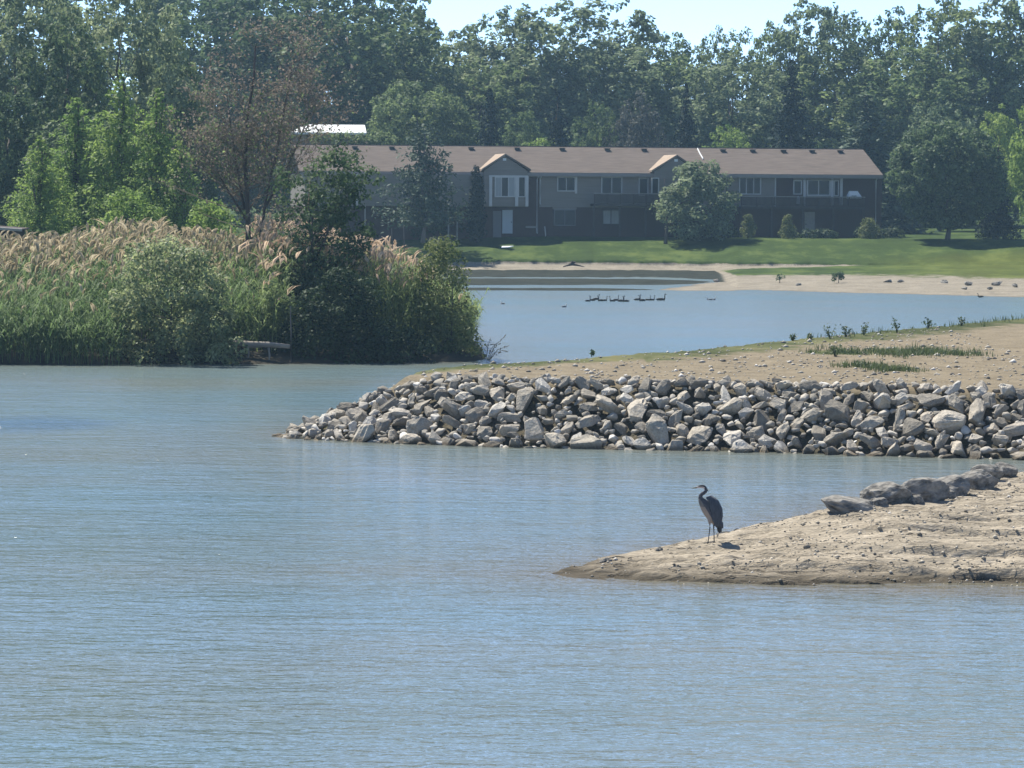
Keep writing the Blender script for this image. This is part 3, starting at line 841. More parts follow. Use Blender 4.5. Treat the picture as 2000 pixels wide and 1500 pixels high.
TALL = []        # for the tall wood: 24 m high, 14 m wide, finely leaved rounded crowns
for v in range(8):
    cc, rr = egg(24, 14, [.05, .1, .03, .08, .12, .06, .04, .09][v], [430, 380, 460, 400, 360, 440, 410, 390][v], .042, .072, shape=[.0,.1,.05,.15,.0,.08,.12,.04][v], lump=[.1,.14,.08,.12,.15,.1,.13,.09][v], inner=.45)
    cm = crown_mesh('crown', cc, rr, 74, .46, M['leaf_mid'], up=.45, flat=.85)
    TALL.append((cm, trunk_mb(24, .4, cc, 9).mesh('trunk', M['bark'], True)))

def conifer(H, R, tiers, per, leaf, droop=.25, asc=0.0, taper=1.0, base=.06, wob=.2):
    C = []; Nn = []; S = []; T = []; cent = []
    for t in range(tiers):
        f = t / tiers
        z = H*(base + (1-base)*f)
        L = R*(1-f)**taper + .12*R*(1-f)
        for b in range(max(4, int(per*(1-.55*f)))):
            a = rng.uniform(0, 6.283); l = L*rng.uniform(1-wob*1.6, 1+wob)
            n = max(4, int(l/leaf*4.2))
            u = rng.random(n)**.7
            sp = (rng.random(n)-.5)*l*.42*(1-u*.55)
            zz = z + asc*l*u - droop*l*u**1.6 + rng.normal(0, .05*l+.03, n) + .06*l
            P = np.stack([np.cos(a)*l*u - np.sin(a)*sp, np.sin(a)*l*u + np.cos(a)*sp, zz], 1)
            C.append(P); Nn.append(rng.normal(size=(n,3))*.55 + np.array([np.cos(a)*.35, np.sin(a)*.35, .8]))
            S.append(leaf*rng.uniform(.6, 1.3, n)); T.append(np.clip(rng.normal(.4, .14) + .25*(u-.5) + rng.normal(0, .15, n), 0, 1))
            if b < 2: cent.append((np.cos(a)*l*.8, np.sin(a)*l*.8, z+asc*l*.8-droop*l*.6))
    C = np.concatenate(C); Nn = np.concatenate(Nn); S = np.concatenate(S); T = np.concatenate(T)
    V, F = quads(C, Nn, S, .42)
    return np_mesh('crown', V, F, M['needle_dark'], {'tint': T}), cent

CONIF = []       # 12 m tall, 3 m radius
for v in range(3):
    cm, ce = conifer(12, 3, 28, 19, .46, droop=[.3, .45, .2][v], taper=[.85, .8, 1.0][v])
    CONIF.append((cm, trunk_mb(12, .22, None, 0, top=.95).mesh('trunk', M['bark'], True)))
FEATHER = []     # soft light green cones, 10 m tall, 2.6 m radius
for v in range(3):
    cm, ce = conifer(10, 2.6, 34, 17, .25, droop=.1, asc=.42, taper=[.75, .65, .85][v], base=.08, wob=.3)
    FEATHER.append((cm, trunk_mb(10, .18, ce, 14, top=.95).mesh('trunk', M['bark'], True)))

def obj_mat(o, m):
    o.material_slots[0].link = 'OBJECT'; o.material_slots[0].material = m

vr = random.Random(3)
WOOD = 'trees of the wood behind the long house'
def tree(kind, px, ytop, wpx, D, zb, label, mt, var, cat='tree', group=None, name='broadleaf_tree', hz=None):
    b = at_d(px, 400, D); top = at_d(px, ytop, D)
    H = top.z - zb; W = wpx * (1.5 if group == WOOD else 1.0) * D / FPX
    if kind == 'b' and H > 15: kind = 't'
    proto, h0, w0 = {'t': (TALL, 24, 14), 'b': (BROAD, 15, 10), 'c': (CONIF, 12, 6), 'f': (FEATHER, 10, 5.2)}[kind]
    cm, tm = proto[var % len(proto)]
    r = empty(name, (b.x, D, zb), vr.uniform(0, 6.28), (W/w0, W/w0, H/h0))
    t = link('trunk', tm, r); c = link('crown', cm, r)
    obj_mat(c, M[mt])
    tag(r, label, cat, group)
    return r

ZF = 3.3
WOOD = 'trees of the wood behind the long house'
# back row against the sky (right of the house's axis to the left)
for a in [
 ('b', 905, 52, 150, 372, 'leaf_pale', 0, 'greyish green tree filling the dip of the skyline beside the tallest dark tree'),
 ('b', 985, 6, 190, 376, 'leaf_pale', 1, 'tall pale green tree, first hump of the broad skyline mound above the house'),
 ('b', 1090, -18, 230, 370, 'leaf_pale', 2, 'very tall pale tree at the crown of the skyline mound above the house'),
 ('b', 1195, -6, 190, 374, 'leaf_pale', 3, 'tall pale loose-topped tree where the skyline mound starts to fall'),
 ('b', 1272, 44, 140, 378, 'leaf_mid', 4, 'mid green tree on the falling shoulder of the skyline mound'),
 ('b', 1335, 72, 130, 382, 'leaf_pale', 5, 'lowest tree of the skyline, in the notch of bright sky'),
 ('b', 1398, 44, 80, 374, 'leaf_mid', 6, 'narrow dark tree with a spiky top poking into the sky beside the notch'),
 ('b', 1455, 46, 120, 376, 'leaf_mid', 7, 'round-topped tree between the spiky tree and the next skyline rise'),
 ('b', 1520, 42, 120, 372, 'leaf_mid', 8, 'mid green tree just before the skyline rises to its twin points'),
 ('b', 1588, -10, 150, 370, 'leaf_pale', 0, 'tall tree with two tufted points on the skyline over the house end'),
 ('b', 1665, 24, 140, 374, 'leaf_mid', 2, 'even-topped tree in the shallow saddle after the twin-pointed tree'),
 ('b', 1742, 20, 140, 378, 'leaf_dark', 4, 'darker tree with small knobs along the skyline over the lawn'),
 ('b', 1832, -6, 170, 370, 'leaf_mid', 1, 'tall mid green tree rising above the round lawn tree'),
 ('b', 1925, -24, 190, 372, 'leaf_pale', 3, 'tall pale tree with bright gaps of sky low in its crown'),
 ('b', 2010, -20, 190, 368, 'leaf_mid', 6, 'tall back-row tree at the picture edge over the bright green lawn tree'),
 # second row
 ('b', 840, 72, 190, 366, 'leaf_pale', 5, 'light green tree under the slope of the tallest dark tree'),
 ('b', 940, 104, 190, 362, 'leaf_mid', 7, 'mid green tree in the second row above the round domed tree'),
 ('b', 1060, 84, 220, 368, 'leaf_pale', 8, 'pale full tree in the second row under the crown of the skyline mound'),
 ('b', 1180, 78, 220, 366, 'leaf_pale', 2, 'pale wide tree in the second row above the grey thin tree'),
 ('b', 1300, 104, 190, 370, 'leaf_mid', 0, 'mid green tree in the second row below the notch of sky'),
 ('b', 1425, 100, 190, 362, 'leaf_pale', 1, 'light tree in the second row beside the dark spruce with a shaded side'),
 ('b', 1630, 96, 210, 366, 'leaf_mid', 3, 'full green tree in the second row above the layered pine'),
 ('b', 1790, 80, 200, 362, 'leaf_mid', 5, 'wide tree in the second row above the gap between house and lawn tree'),
 ('b', 1900, 96, 180, 368, 'leaf_dark', 6, 'shadowy tree in the second row behind the round lawn tree'),
 # dark trees on the left half
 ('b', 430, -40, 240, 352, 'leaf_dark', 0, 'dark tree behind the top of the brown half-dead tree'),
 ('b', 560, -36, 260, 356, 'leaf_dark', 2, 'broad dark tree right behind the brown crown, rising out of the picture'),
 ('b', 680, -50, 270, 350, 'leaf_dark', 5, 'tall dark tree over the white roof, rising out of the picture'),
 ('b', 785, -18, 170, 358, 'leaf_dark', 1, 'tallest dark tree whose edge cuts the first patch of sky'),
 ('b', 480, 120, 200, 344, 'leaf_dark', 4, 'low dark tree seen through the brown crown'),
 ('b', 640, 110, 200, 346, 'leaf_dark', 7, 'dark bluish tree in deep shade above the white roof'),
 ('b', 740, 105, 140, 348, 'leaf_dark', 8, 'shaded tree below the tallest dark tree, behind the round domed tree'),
 ]:
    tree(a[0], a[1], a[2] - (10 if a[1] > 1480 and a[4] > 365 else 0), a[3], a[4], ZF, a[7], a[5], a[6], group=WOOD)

# in front of the wood, right behind the roof
for a in [
 ('c', 955, 165, 120, 325, 'needle_dark', 1, 'broad blackish conifer next to the round domed tree', 'conifer_tree'),
 ('c', 1088, 172, 96, 325, 'needle_dark', 0, 'slim dark spruce alone above the middle of the roof', 'conifer_tree'),
 ('b', 1240, 172, 130, 334, 'needle_grey', 3, 'thin grey half-bare tree between the slim spruce and the dark spruce', 'broadleaf_tree'),
 ('c', 1338, 158, 118, 325, 'needle_dark', 2, 'dark spruce above the second gable of the house', 'conifer_tree'),
 ('b', 1425, 236, 130, 328, 'leaf_bright', 1, 'low bright green tree peeping over the roof by its white strip', 'broadleaf_tree'),
 ('c', 1545, 108, 150, 325, 'needle_dark', 0, 'tallest dark spruce, standing over the right third of the roof', 'conifer_tree'),
 ('c', 1690, 178, 250, 325, 'needle_mid', 1, 'wide layered pine with flat green tiers over the end of the roof', 'conifer_tree'),
 ('b', 1835, 178, 150, 336, 'leaf_pale', 7, 'pale tree looking over the round lawn tree', 'broadleaf_tree'),
 ('b', 1165, 196, 110, 336, 'leaf_mid', 4, 'small green tree between the slim spruce and the grey thin tree', 'broadleaf_tree'),
 ('b', 1020, 210, 110, 336, 'leaf_mid', 0, 'small rounded tree between the broad blackish conifer and the slim spruce', 'broadleaf_tree'),
 ('b', 1062, 262, 170, 326, 'leaf_bright', 8, 'low light hedge-like tree just showing over the roof ridge', 'broadleaf_tree'),
 ('b', 1950, 200, 120, 332, 'leaf_bright', 2, 'light green tree behind the dark side of the round lawn tree', 'broadleaf_tree'),
 ]:
    tree(a[0], a[1], a[2], a[3], a[4], 3.0, a[7], a[5], a[6], name=a[8], group='trees close behind the roof')

# the big pale trees at the upper left and the soft green cones before them
for a in [
 ('b', 30, -110, 300, 222, 'leaf_pale', 0, 'huge pale-leaved tree in the upper corner over the reeds'),
 ('b', 235, -90, 270, 226, 'leaf_pale', 4, 'huge pale-leaved tree right above the soft green cones'),
 ('b', 130, 20, 230, 216, 'leaf_dark', 6, 'darker full tree filling the space between the two huge pale trees'),
 ('b', 330, 20, 170, 230, 'leaf_mid', 3, 'mid green tree on the edge of the big group, beside the brown crown'),
 ('b', 20, 150, 200, 212, 'leaf_dark', 2, 'dark lower tree at the picture edge over the shelter'),
 ('b', -110, -60, 260, 224, 'leaf_pale', 7, 'pale tree beyond the picture edge, only its side in view'),
 ('b', 370, 190, 150, 226, 'leaf_dark', 8, 'dark shaded tree between the soft green cones and the brown tree'),
 ('b', 180, 210, 300, 206, 'leaf_dark', 5, 'dark tree closing the gaps behind the soft green cones'),
 ]:
    tree(a[0], a[1], a[2], a[3], a[4], 1.7, a[7], a[5], a[6], group='big trees at the upper left')
for a in [
 (78, 262, 170, 176, 0, 'lowest soft green cone-shaped tree, on the outer side of its row'),
 (150, 186, 200, 182, 1, 'second soft green cone-shaped tree, with a blunt leafy top'),
 (236, 132, 210, 180, 2, 'tallest soft green cone-shaped tree of the row behind the reeds'),
 (308, 168, 180, 178, 0, 'pointed soft green cone-shaped tree next to the tallest one'),
 (352, 270, 120, 176, 1, 'small soft green cone-shaped tree at the inner end of the row')]:
    tree('f', a[0], a[1], a[2], a[3], 1.7, a[5], 'leaf_bright', a[4], name='cone_tree', group='soft green cone-shaped trees')

# trees beside and before the house
def dense_tree(name, px, ytop, wpx, D, zb, label, mt, K=300, base=.1, leaf=.32, group=None, lump=.1):
    b = at_d(px, 400, D); H = at_d(px, ytop, D).z - zb; W = wpx*D/FPX
    cc, rr = egg(H, W, base, K, .055, .09, shape=.12, lump=lump, inner=.5)
    r = empty(name, (b.x, D, zb))
    link('crown', crown_mesh('crown', cc, rr, 170, leaf, M[mt], up=.5), r); link('trunk', trunk_mb(H, .22, cc, 12).mesh('trunk', M['bark'], True), r)
    return tag(r, label, 'tree', group)
dense_tree('round_tree', 1850, 226, 238, 297, 2.5, 'big round dense tree on a short trunk on the lawn past the house end', 'leaf_dark', K=420, base=.11, lump=.05)
tree('c', 1948, 285, 84, 300, 2.6, 'dark narrow conifer tight against the round lawn tree', 'needle_dark', 2, name='conifer_tree')
tree('b', 2036, 160, 150, 283, 2.2, 'bright yellowish green tree at the edge of the picture on the lawn', 'leaf_bright', 6, name='broadleaf_tree')
cc, rr = egg(9, 2.4, 0.0, 60, .1, .16, shape=.7)

def near_tree(name, label, base, cent_px, D, dens, leaf, mt, trunk_r, bark='bark', cat='tree', nl=14, depth=2.0, droop=0.0, group=None, topz=None, **kw):
    """crown given clump by clump: (px, py, radius px)"""
    cent = []; rad = []
    for (px, py, rp) in cent_px:
        v = at_d(px, py, D + rng.uniform(-depth, depth)); cent.append(np.array(v - base)); rad.append(rp*D/FPX)
    H = max(c[2] for c in cent) + .3
    r = empty(name, base)
    link('crown', crown_mesh('crown', cent, rad, dens, leaf, M[mt], droop=droop, **kw), r)
    link('trunk' if cat == 'tree' else 'stems', trunk_mb(H, trunk_r, cent, nl, top=.8, fork=.12 if cat != 'tree' else .2).mesh('trunk', M[bark], True), r)
    return tag(r, label, cat, group)

dense_tree('broadleaf_tree', 815, 150, 250, 332, 3.0, 'round domed light green tree rising behind the roof beside the white roof', 'leaf_mid', base=.02, lump=.14)
def bank_z(x, y): return float(bank_h(np.array([x]), np.array([y]))[0])
def grid_px(x0, x1, y0, y1, n, r0, r1, shape='dome'):
    out = []
    while len(out) < n:
        u = rng.uniform(-1, 1); v = rng.random()
        if shape == 'dome' and (abs(u) > math.sqrt(max(0, 1-v*v))*.97+.03): continue
        if shape == 'cone' and abs(u) > 1-v: continue
        out.append(((x0+x1)/2 + u*(x1-x0)/2, y1 + (y0-y1)*v, rng.uniform(r0, r1)))
    return out

# house front: wide-leaved tree, pine, column, clipped shrubs
def gz(px, py): return at_d(px, py, 296)
b = at_d(1300, 463, 297); b.z = 2.55
pts = grid_px(1292, 1440, 322, 452, 60, 15, 26) + [(1300,400,20),(1298,425,16),(1310,380,22),(1430,385,18),(1365,325,16),(1340,335,16),(1395,330,14)]
near_tree('broadleaf_tree', 'light-topped spreading tree on the lawn in front of the house balcony', b, pts, 297.5, 150, .34, 'leaf_pale', .14, depth=2.6, up=.7)
b = at_d(826, 460, 291); b.z = 2.6
r = empty('pine_tree', b)
cm, ce = conifer((at_d(826, 236, 291).z - 2.6), 3.3, 22, 16, .42, droop=.14, asc=.12, taper=.45, base=.12, wob=.4)
o = link('crown', cm, r); obj_mat(o, M['needle_mid']); link('trunk', trunk_mb(9.6, .16, ce, 22, top=.97).mesh('trunk', M['bark_grey'], True), r)
tag(r, 'open layered pine with ragged tiers standing before the left part of the house', 'tree')
b = at_d(930, 460, 297); b.z = 2.62
r = empty('column_tree', b)
cc = [np.array((rng.uniform(-.12,.12), rng.uniform(-.12,.12), z)) for z in np.arange(.3, 6.3, .28)]
hh = [(.75*(1-(c[2]/6.9)**3) + .04) for c in cc]
o = link('crown', crown_mesh('crown', cc, hh, 330, .26, M['needle_dark'], up=.1), r); link('trunk', trunk_mb(6, .1).mesh('trunk', M['bark'], True), r)
tag(r, 'slim dark column-shaped evergreen beside the bay window', 'tree')
for px, yb, w, yt, cone, lab in [(1461,464,50,415,1,'clipped cone-shaped shrub nearest to the spreading lawn tree'), (1538,464,46,415,1,'clipped cone-shaped shrub in the middle, beside the basement door'), (1696,464,48,423,0,'clipped dome-shaped shrub near the end of the house')]:
    b = at_d(px, yb, 299); b.z = 2.7; H = at_d(px, yt, 299).z - 2.7; R = w*299/FPX/2
    cc = []; hh = []
    for i in range(46):
        z = rng.random()*H*.84; k = (1-(z/H))**(.8) if cone else math.sqrt(max(.02, 1-(z/H)**2))
        a = rng.uniform(0, 6.28); q = R*k*.72*math.sqrt(rng.random())
        cc.append(np.array((q*math.cos(a), q*math.sin(a), z+.1))); hh.append(.36*R*(.5+.5*k))
    r = empty('clipped_shrub', b); link('foliage', crown_mesh('foliage', cc, hh, 700, .13, M['leaf_yellow'], up=.3, hollow=.8, rnd=.35), r)
    link('stems', trunk_mb(H*.8, .05).mesh('stems', M['bark'], True), r)
    tag(r, lab, 'shrub', 'clipped shrubs before the house')
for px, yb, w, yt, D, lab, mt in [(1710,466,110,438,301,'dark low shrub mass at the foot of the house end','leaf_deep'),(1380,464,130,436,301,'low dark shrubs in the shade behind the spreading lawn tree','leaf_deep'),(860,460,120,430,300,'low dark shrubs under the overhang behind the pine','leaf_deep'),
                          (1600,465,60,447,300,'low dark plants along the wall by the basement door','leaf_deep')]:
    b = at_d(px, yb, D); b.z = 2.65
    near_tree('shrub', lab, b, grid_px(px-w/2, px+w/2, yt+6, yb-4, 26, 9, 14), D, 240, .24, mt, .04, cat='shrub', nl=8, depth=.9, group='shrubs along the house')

b = at_d(675, 300, 317.5); b.z = 2.9
near_tree('shrub', 'leafy green hedge in front of the white-roofed building, over the house roof', b, [(px, rng.uniform(262, 300), rng.uniform(9, 13)) for px in np.arange(612, 768, 2.2)], 317.5, 200, .3, 'leaf_mid', .05, cat='shrub', nl=14, depth=.8)
# ---- on the reed bank
def strips(base, dirv, L, w, seg, bend, col):
    pass

def reed_mesh(P, Hh, plume_p, dens_leaf=6, seed=1):
    """P (n,3) feet, Hh heights; stems, arching leaves, drooping plumes"""
    V = []; F = []; T = []; MI = []; nv = 0
    n = len(P)
    lean = rng.normal(0, .12, (n, 2)) + np.array([.04, -.02])
    def top(i_t):  # point on each stem at fraction t
        return np.stack([P[:,0]+lean[:,0]*Hh*i_t**1.6, P[:,1]+lean[:,1]*Hh*i_t**1.6, P[:,2]+Hh*i_t], 1)
    def ribbon(pts, wid, side, tint, mi):
        nonlocal nv
        k = len(pts); m = len(pts[0])
        vv = []
        for j in range(k):
            vv += [pts[j]-side*wid[j], pts[j]+side*wid[j]]
        vv = np.stack(vv, 1)                       # m, 2k, 3
        V.append(vv.reshape(-1, 3))
        b0 = (np.arange(m)*2*k + nv)[:, None]
        for j in range(k-1):
            F.append(np.concatenate([b0+2*j, b0+2*j+1, b0+2*j+3, b0+2*j+2], 1)); T.append(tint); MI.append(np.full(m, mi))
        nv += m*2*k
    ang = rng.uniform(0, 3.14, n); side = np.stack([np.cos(ang), np.sin(ang)*.5, np.zeros(n)], 1)
    rt = np.clip(rng.normal(.45, .22, n), 0, 1)
    ribbon([top(0), top(.5), top(1)], [np.full((n,1), .014), np.full((n,1), .011), np.full((n,1), .006)], side, rt, 0)
    for q in range(dens_leaf):
        t = rng.uniform(.18, .95, n)
        b = np.stack([P[:,0]+lean[:,0]*Hh*t**1.6, P[:,1]+lean[:,1]*Hh*t**1.6, P[:,2]+Hh*t], 1)
        a = rng.uniform(0, 6.283, n); L = rng.uniform(.4, .8, n)
        d = np.stack([np.cos(a), np.sin(a), np.zeros(n)], 1)
        up = np.array([0, 0, 1.0])
        p1 = b + d*(L*.45)[:,None] + up*(L*.42)[:,None]
        p2 = b + d*(L*.95)[:,None] + up*(L*rng.uniform(-.05,.55,n))[:,None]
        s = np.stack([-np.sin(a), np.cos(a), np.zeros(n)], 1)
        ribbon([b, p1, p2], [np.full((n,1), .014), np.full((n,1), .022), np.full((n,1), .003)], s, np.clip(rt+rng.normal(0,.2,n),0,1), 0)
    has = rng.random(n) < plume_p
    if has.any():
        P2, H2, l2 = P[has], Hh[has], lean[has]; m = len(P2)
        tp = np.stack([P2[:,0]+l2[:,0]*H2, P2[:,1]+l2[:,1]*H2, P2[:,2]+H2], 1)
        rt2 = np.clip(rng.normal(.5, .25, m), 0, 1)
        dirn = np.stack([rng.normal(.03,.10,m), rng.normal(0,.08,m), np.zeros(m)], 1)
        Lp = rng.uniform(.15, .33, m)[:,None]
        for q in range(3):
            a = rng.uniform(0, 3.14, m); s = np.stack([np.cos(a), np.sin(a), np.zeros(m)], 1)
            j = rng.normal(0, .03, (m,3))
            ribbon([tp - np.array([0,0,.12]), tp + Lp*np.array([0,0,.35]) + dirn*.4 + j, tp + Lp*np.array([0,0,.8]) + dirn*1.2 + j, tp + Lp*np.array([0,0,1.0]) + dirn*2.2 + j], [np.full((m,1), .012), np.full((m,1), .04)*rng.uniform(.7,1.3,(m,1)), np.full((m,1), .045), np.full((m,1), .008)], s, rt2, 1)
    return np_mesh('reeds', np.concatenate(V), np.concatenate(F), None, {'tint': np.concatenate(T)}, mat_index=np.concatenate(MI), mats=[M['reed_leaf'], M['reed_plume']])

def reed_field(px0, px1, n, d0, d1, hf, plume_f, label):
    PX = rng.uniform(px0, px1, n); DD = d0 + (d1-d0)*rng.random(n)**1.25
    pts = np.array([at_d(a, 500, b) for a, b in zip(PX, DD)])
    s = sdf(RB, pts[:,0], pts[:,1]); ok = s > -0.55
    pts, s, PX, DD = pts[ok], s[ok], PX[ok], DD[ok]
    ok = ~(((PX > 445) & (PX < 580) & (DD < 130.9)) | ((PX > 240) & (PX < 440) & (DD < 131.5)) | ((PX > 835) & (DD < 137.0)) | (PX > 922) | ((PX > 740) & (DD < 133.8)) | ((PX > 545) & (PX < 745) & (DD < 135.5)))
    pts, s, PX, DD = pts[ok], s[ok], PX[ok], DD[ok]
    pts[:,2] = np.maximum(bank_h(pts[:,0], pts[:,1]), -0.2)
    H = hf(PX, DD, s) * rng.uniform(.74, 1.12, len(s)) * (1+.10*fbm(pts[:,0]*.5, pts[:,1]*.5, 44, 3))
    pl = plume_f(PX, DD, s)
    o = link('reeds', reed_mesh(pts, H, pl))
    return tag(o, label, 'reeds', kind='stuff')
reed_field(-60, 500, 4200, 128, 150, lambda p, d, s: np.interp(s, [0, 1.5, 5, 12, 25], [1.5, 2.0, 2.4, 2.7, 2.7]) + np.interp(p, [0, 120, 240, 400], [-.3, -.2, .35, .2])*np.clip(s/8, 0, 1), lambda p, d, s: np.interp(s, [0, 5, 9, 13], [.02, .1, .6, .95]), 'tall reeds with tan plumes on the left bank, green at the water')
reed_field(500, 950, 4200, 129, 152, lambda p, d, s: np.interp(s, [0, 1.5, 4, 9, 25], [1.5, 2.2, 3.1, 3.6, 3.6]), lambda p, d, s: np.interp(s, [0, 3, 6, 9], [.0, .1, .85, 1.0]), 'tall reeds with tan plumes between the dark leafy tree and the point of the bank')

def place(px, D):
    v = at_d(px, 500, D); return Vector((v.x, v.y, bank_z(v.x, v.y) - .05))
near_tree('shrub', 'broad light-topped bush hanging over the water in front of the reeds', place(330, 130.2), grid_px(205, 462, 472, 712, 190, 14, 26) + grid_px(215, 455, 640, 714, 60, 14, 22) + [(270,490,24),(300,480,22),(330,500,26),(395,505,24),(425,560,24),(440,620,22)], 129.9, 420, .16, 'leaf_shrub', .05, cat='shrub', nl=20, depth=1.6, up=.6, group='bushes on the reed bank')
near_tree('shrub', 'light green bush rising behind the reeds in front of the soft green cones', place(250, 154), grid_px(188, 316, 374, 470, 50, 12, 20), 154, 420, .17, 'leaf_bright', .05, cat='shrub', nl=12, depth=1.2, group='bushes on the reed bank')
near_tree('shrub', 'yellowish green willow bush at the outer point of the reed bank', place(880, 135), grid_px(790, 934, 466, 712, 210, 12, 21) + grid_px(800, 940, 620, 714, 50, 14, 20) + [(850,478,18),(862,470,14),(880,500,20),(905,560,20),(920,610,18),(918,650,18),(922,685,14)], 134.5, 380, .13, 'leaf_yellow', .04, cat='shrub', nl=18, depth=1.5, up=.5, group='bushes on the reed bank')
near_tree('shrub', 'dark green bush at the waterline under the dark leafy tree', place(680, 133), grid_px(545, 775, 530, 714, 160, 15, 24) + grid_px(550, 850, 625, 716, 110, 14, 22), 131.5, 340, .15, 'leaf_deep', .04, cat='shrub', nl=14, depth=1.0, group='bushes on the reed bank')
near_tree('shrub', 'low green bush between the trunks of the brown tree and the fallen log', place(510, 132.4), grid_px(430, 605, 550, 700, 100, 12, 20), 132.4, 260, .15, 'leaf_mid', .04, cat='shrub', nl=12, depth=1.0, group='bushes on the reed bank')
near_tree('shrub', 'small bright green bush at the foot of the far trees behind the brown tree', place(415, 156), grid_px(372, 462, 392, 460, 34, 12, 18), 156, 380, .17, 'leaf_bright', .04, cat='shrub', nl=10, depth=1.0, group='bushes on the reed bank')
# dark leafy tree leaning to the right of the brown one
tp = [(640,300,22),(665,308,22),(690,318,22),(712,335,18),(735,352,12),(650,345,26),(615,330,20),(600,372,26),(640,385,28),(672,378,28),(700,372,20),(620,420,28),(655,425,28),(684,418,20),(590,450,26),(628,462,26),(664,462,22),(690,450,14),(716,442,16),(602,500,26),(640,505,22),(672,498,16),(700,496,14),(585,540,26),(622,548,24),(658,540,14),(684,536,18),(706,528,16),(700,558,14),(640,582,18),(600,585,24),(720,545,9),(575,400,18),(570,480,20),(560,530,22),(550,570,22)]
tp += [(rng.uniform(530, 720), rng.uniform(325, 620), rng.uniform(12, 22)) for q in range(55)]
tp += [(a+rng.normal(0,13), b+rng.normal(0,13), c*.8) for q in range(2) for a, b, c in tp]
near_tree('broadleaf_tree', 'dark leafy tree with drooping boughs beside the brown half-dead tree', place(610, 136), tp, 136, 400, .16, 'leaf_dark', .11, depth=1.4, droop=.35, nl=24)

# brown half-dead tree: forked trunk, fine twigs, sparse dry leaves
def dead_tree():
    D = 141
    base = place(488, D); base.z = bank_z(base.x, base.y)
    r = empty('half_dead_tree', base)
    mb = MB(); tw_ = MB(); tips = []
    s = D / FPX
    def P(px, py): return at_d(px, py, D) - base
    rr = random.Random(9)
    def limb(p, d, L, rad, lev):
        n = 4; pts = [p]; q = p.copy(); dd = d.normalized()
        for i in range(n):
            dd = (dd + Vector((rr.gauss(0,.12), rr.gauss(0,.12), rr.gauss(0,.08) + .05))).normalized()
            q = q + dd*L/n; pts.append(q.copy())
        tw_.tube(pts, [rad*(1-.7*i/n) for i in range(n+1)], 6 if lev < 2 else 3, cap=lev < 2)
        if lev >= 4: tips.append((q.copy(), lev)); return
        for k in range([7, 6, 5, 4][lev]):
            t = rr.uniform(.25, 1.0); i = min(n-1, int(t*n)); b = pts[i].lerp(pts[i+1], t*n-i)
            ax = Vector((rr.gauss(0,1), rr.gauss(0,.9), rr.uniform(-.15, .75))).normalized()
            nd = (dd*.75 + ax*.9).normalized()
            limb(b, nd, L*rr.uniform(.42, .68)*(1 if lev else .8), max(.006, rad*(1-.7*t)*.55), lev+1)
        tips.append((q.copy(), lev))
    for path, r0 in [([(484,548),(482,480),(481,400),(478,320),(486,230),(494,150),(500,90)], .15), ([(490,540),(508,470),(520,390),(540,300),(556,210),(570,130)], .10), ([(482,420),(464,340),(452,260),(440,190)], .07), ([(520,400),(560,330),(590,260),(612,190)], .06), ([(481,430),(450,380),(418,330),(395,280)], .05)]:
        pts = [P(a + rr.gauss(0, 2), b) + Vector((0, rr.gauss(0, .15), 0)) for a, b in path]
        pts[0].z = min(pts[0].z, .3) if path[0][1] > 500 else pts[0].z
        if path[0][1] > 500: pts.insert(0, Vector((pts[0].x, pts[0].y, -.2)))
        mb.tube(pts, [r0*(1-.75*i/(len(pts)-1)) for i in range(len(pts))], 7)
        m = len(pts)
        for k in range(25):
            t = rr.uniform(.3, 1) if path[0][1] > 500 else rr.uniform(.1, 1)
            i = min(m-2, int(t*(m-1))); b = pts[i].lerp(pts[i+1], t*(m-1)-i)
            if b.z < 2.4: continue
            sgn = rr.choice([-1, 1])
            limb(b, Vector((sgn*rr.uniform(.3, 1), rr.gauss(0,.6), rr.uniform(.1, .9))), rr.uniform(1.1, 2.5)*(1.25-.5*t), .03*(1.1-.6*t), 2)
    link('trunk', mb.mesh('trunk', M['bark'], True), r); link('twigs', tw_.mesh('twigs', M['twig'], True), r)
    C = []; T = []
    tp = [t for t, l in tips]
    for t in tp:
        for k in range(3):
            C.append(np.array(t) + rng.normal(0, .13, 3))
    C = np.array(C); n = len(C)
    px = 1000 + 0*C[:,0]
    hi = C[:,2] / max(C[:,2])
    green = (rng.random(n) < np.clip(.95 - hi*1.15, .06, .75))
    for nm, sel, mt, sz in (('dry_leaves', ~green, 'leaf_dead', .13), ('green_leaves', green, 'leaf_mid', .14)):
        V, F = quads(C[sel], rng.normal(size=(sel.sum(), 3)) + np.array([0,0,.3]), sz*rng.uniform(.6, 1.3, sel.sum()), .55)
        o = link(nm, np_mesh(nm, V, F, M[mt], {'tint': rng.random(sel.sum())}), r)
    tag(r, 'brown half-dead tree with a forked dark trunk and thin dry twigs above the reeds', 'tree')
    return len(tp)
dead_tree()

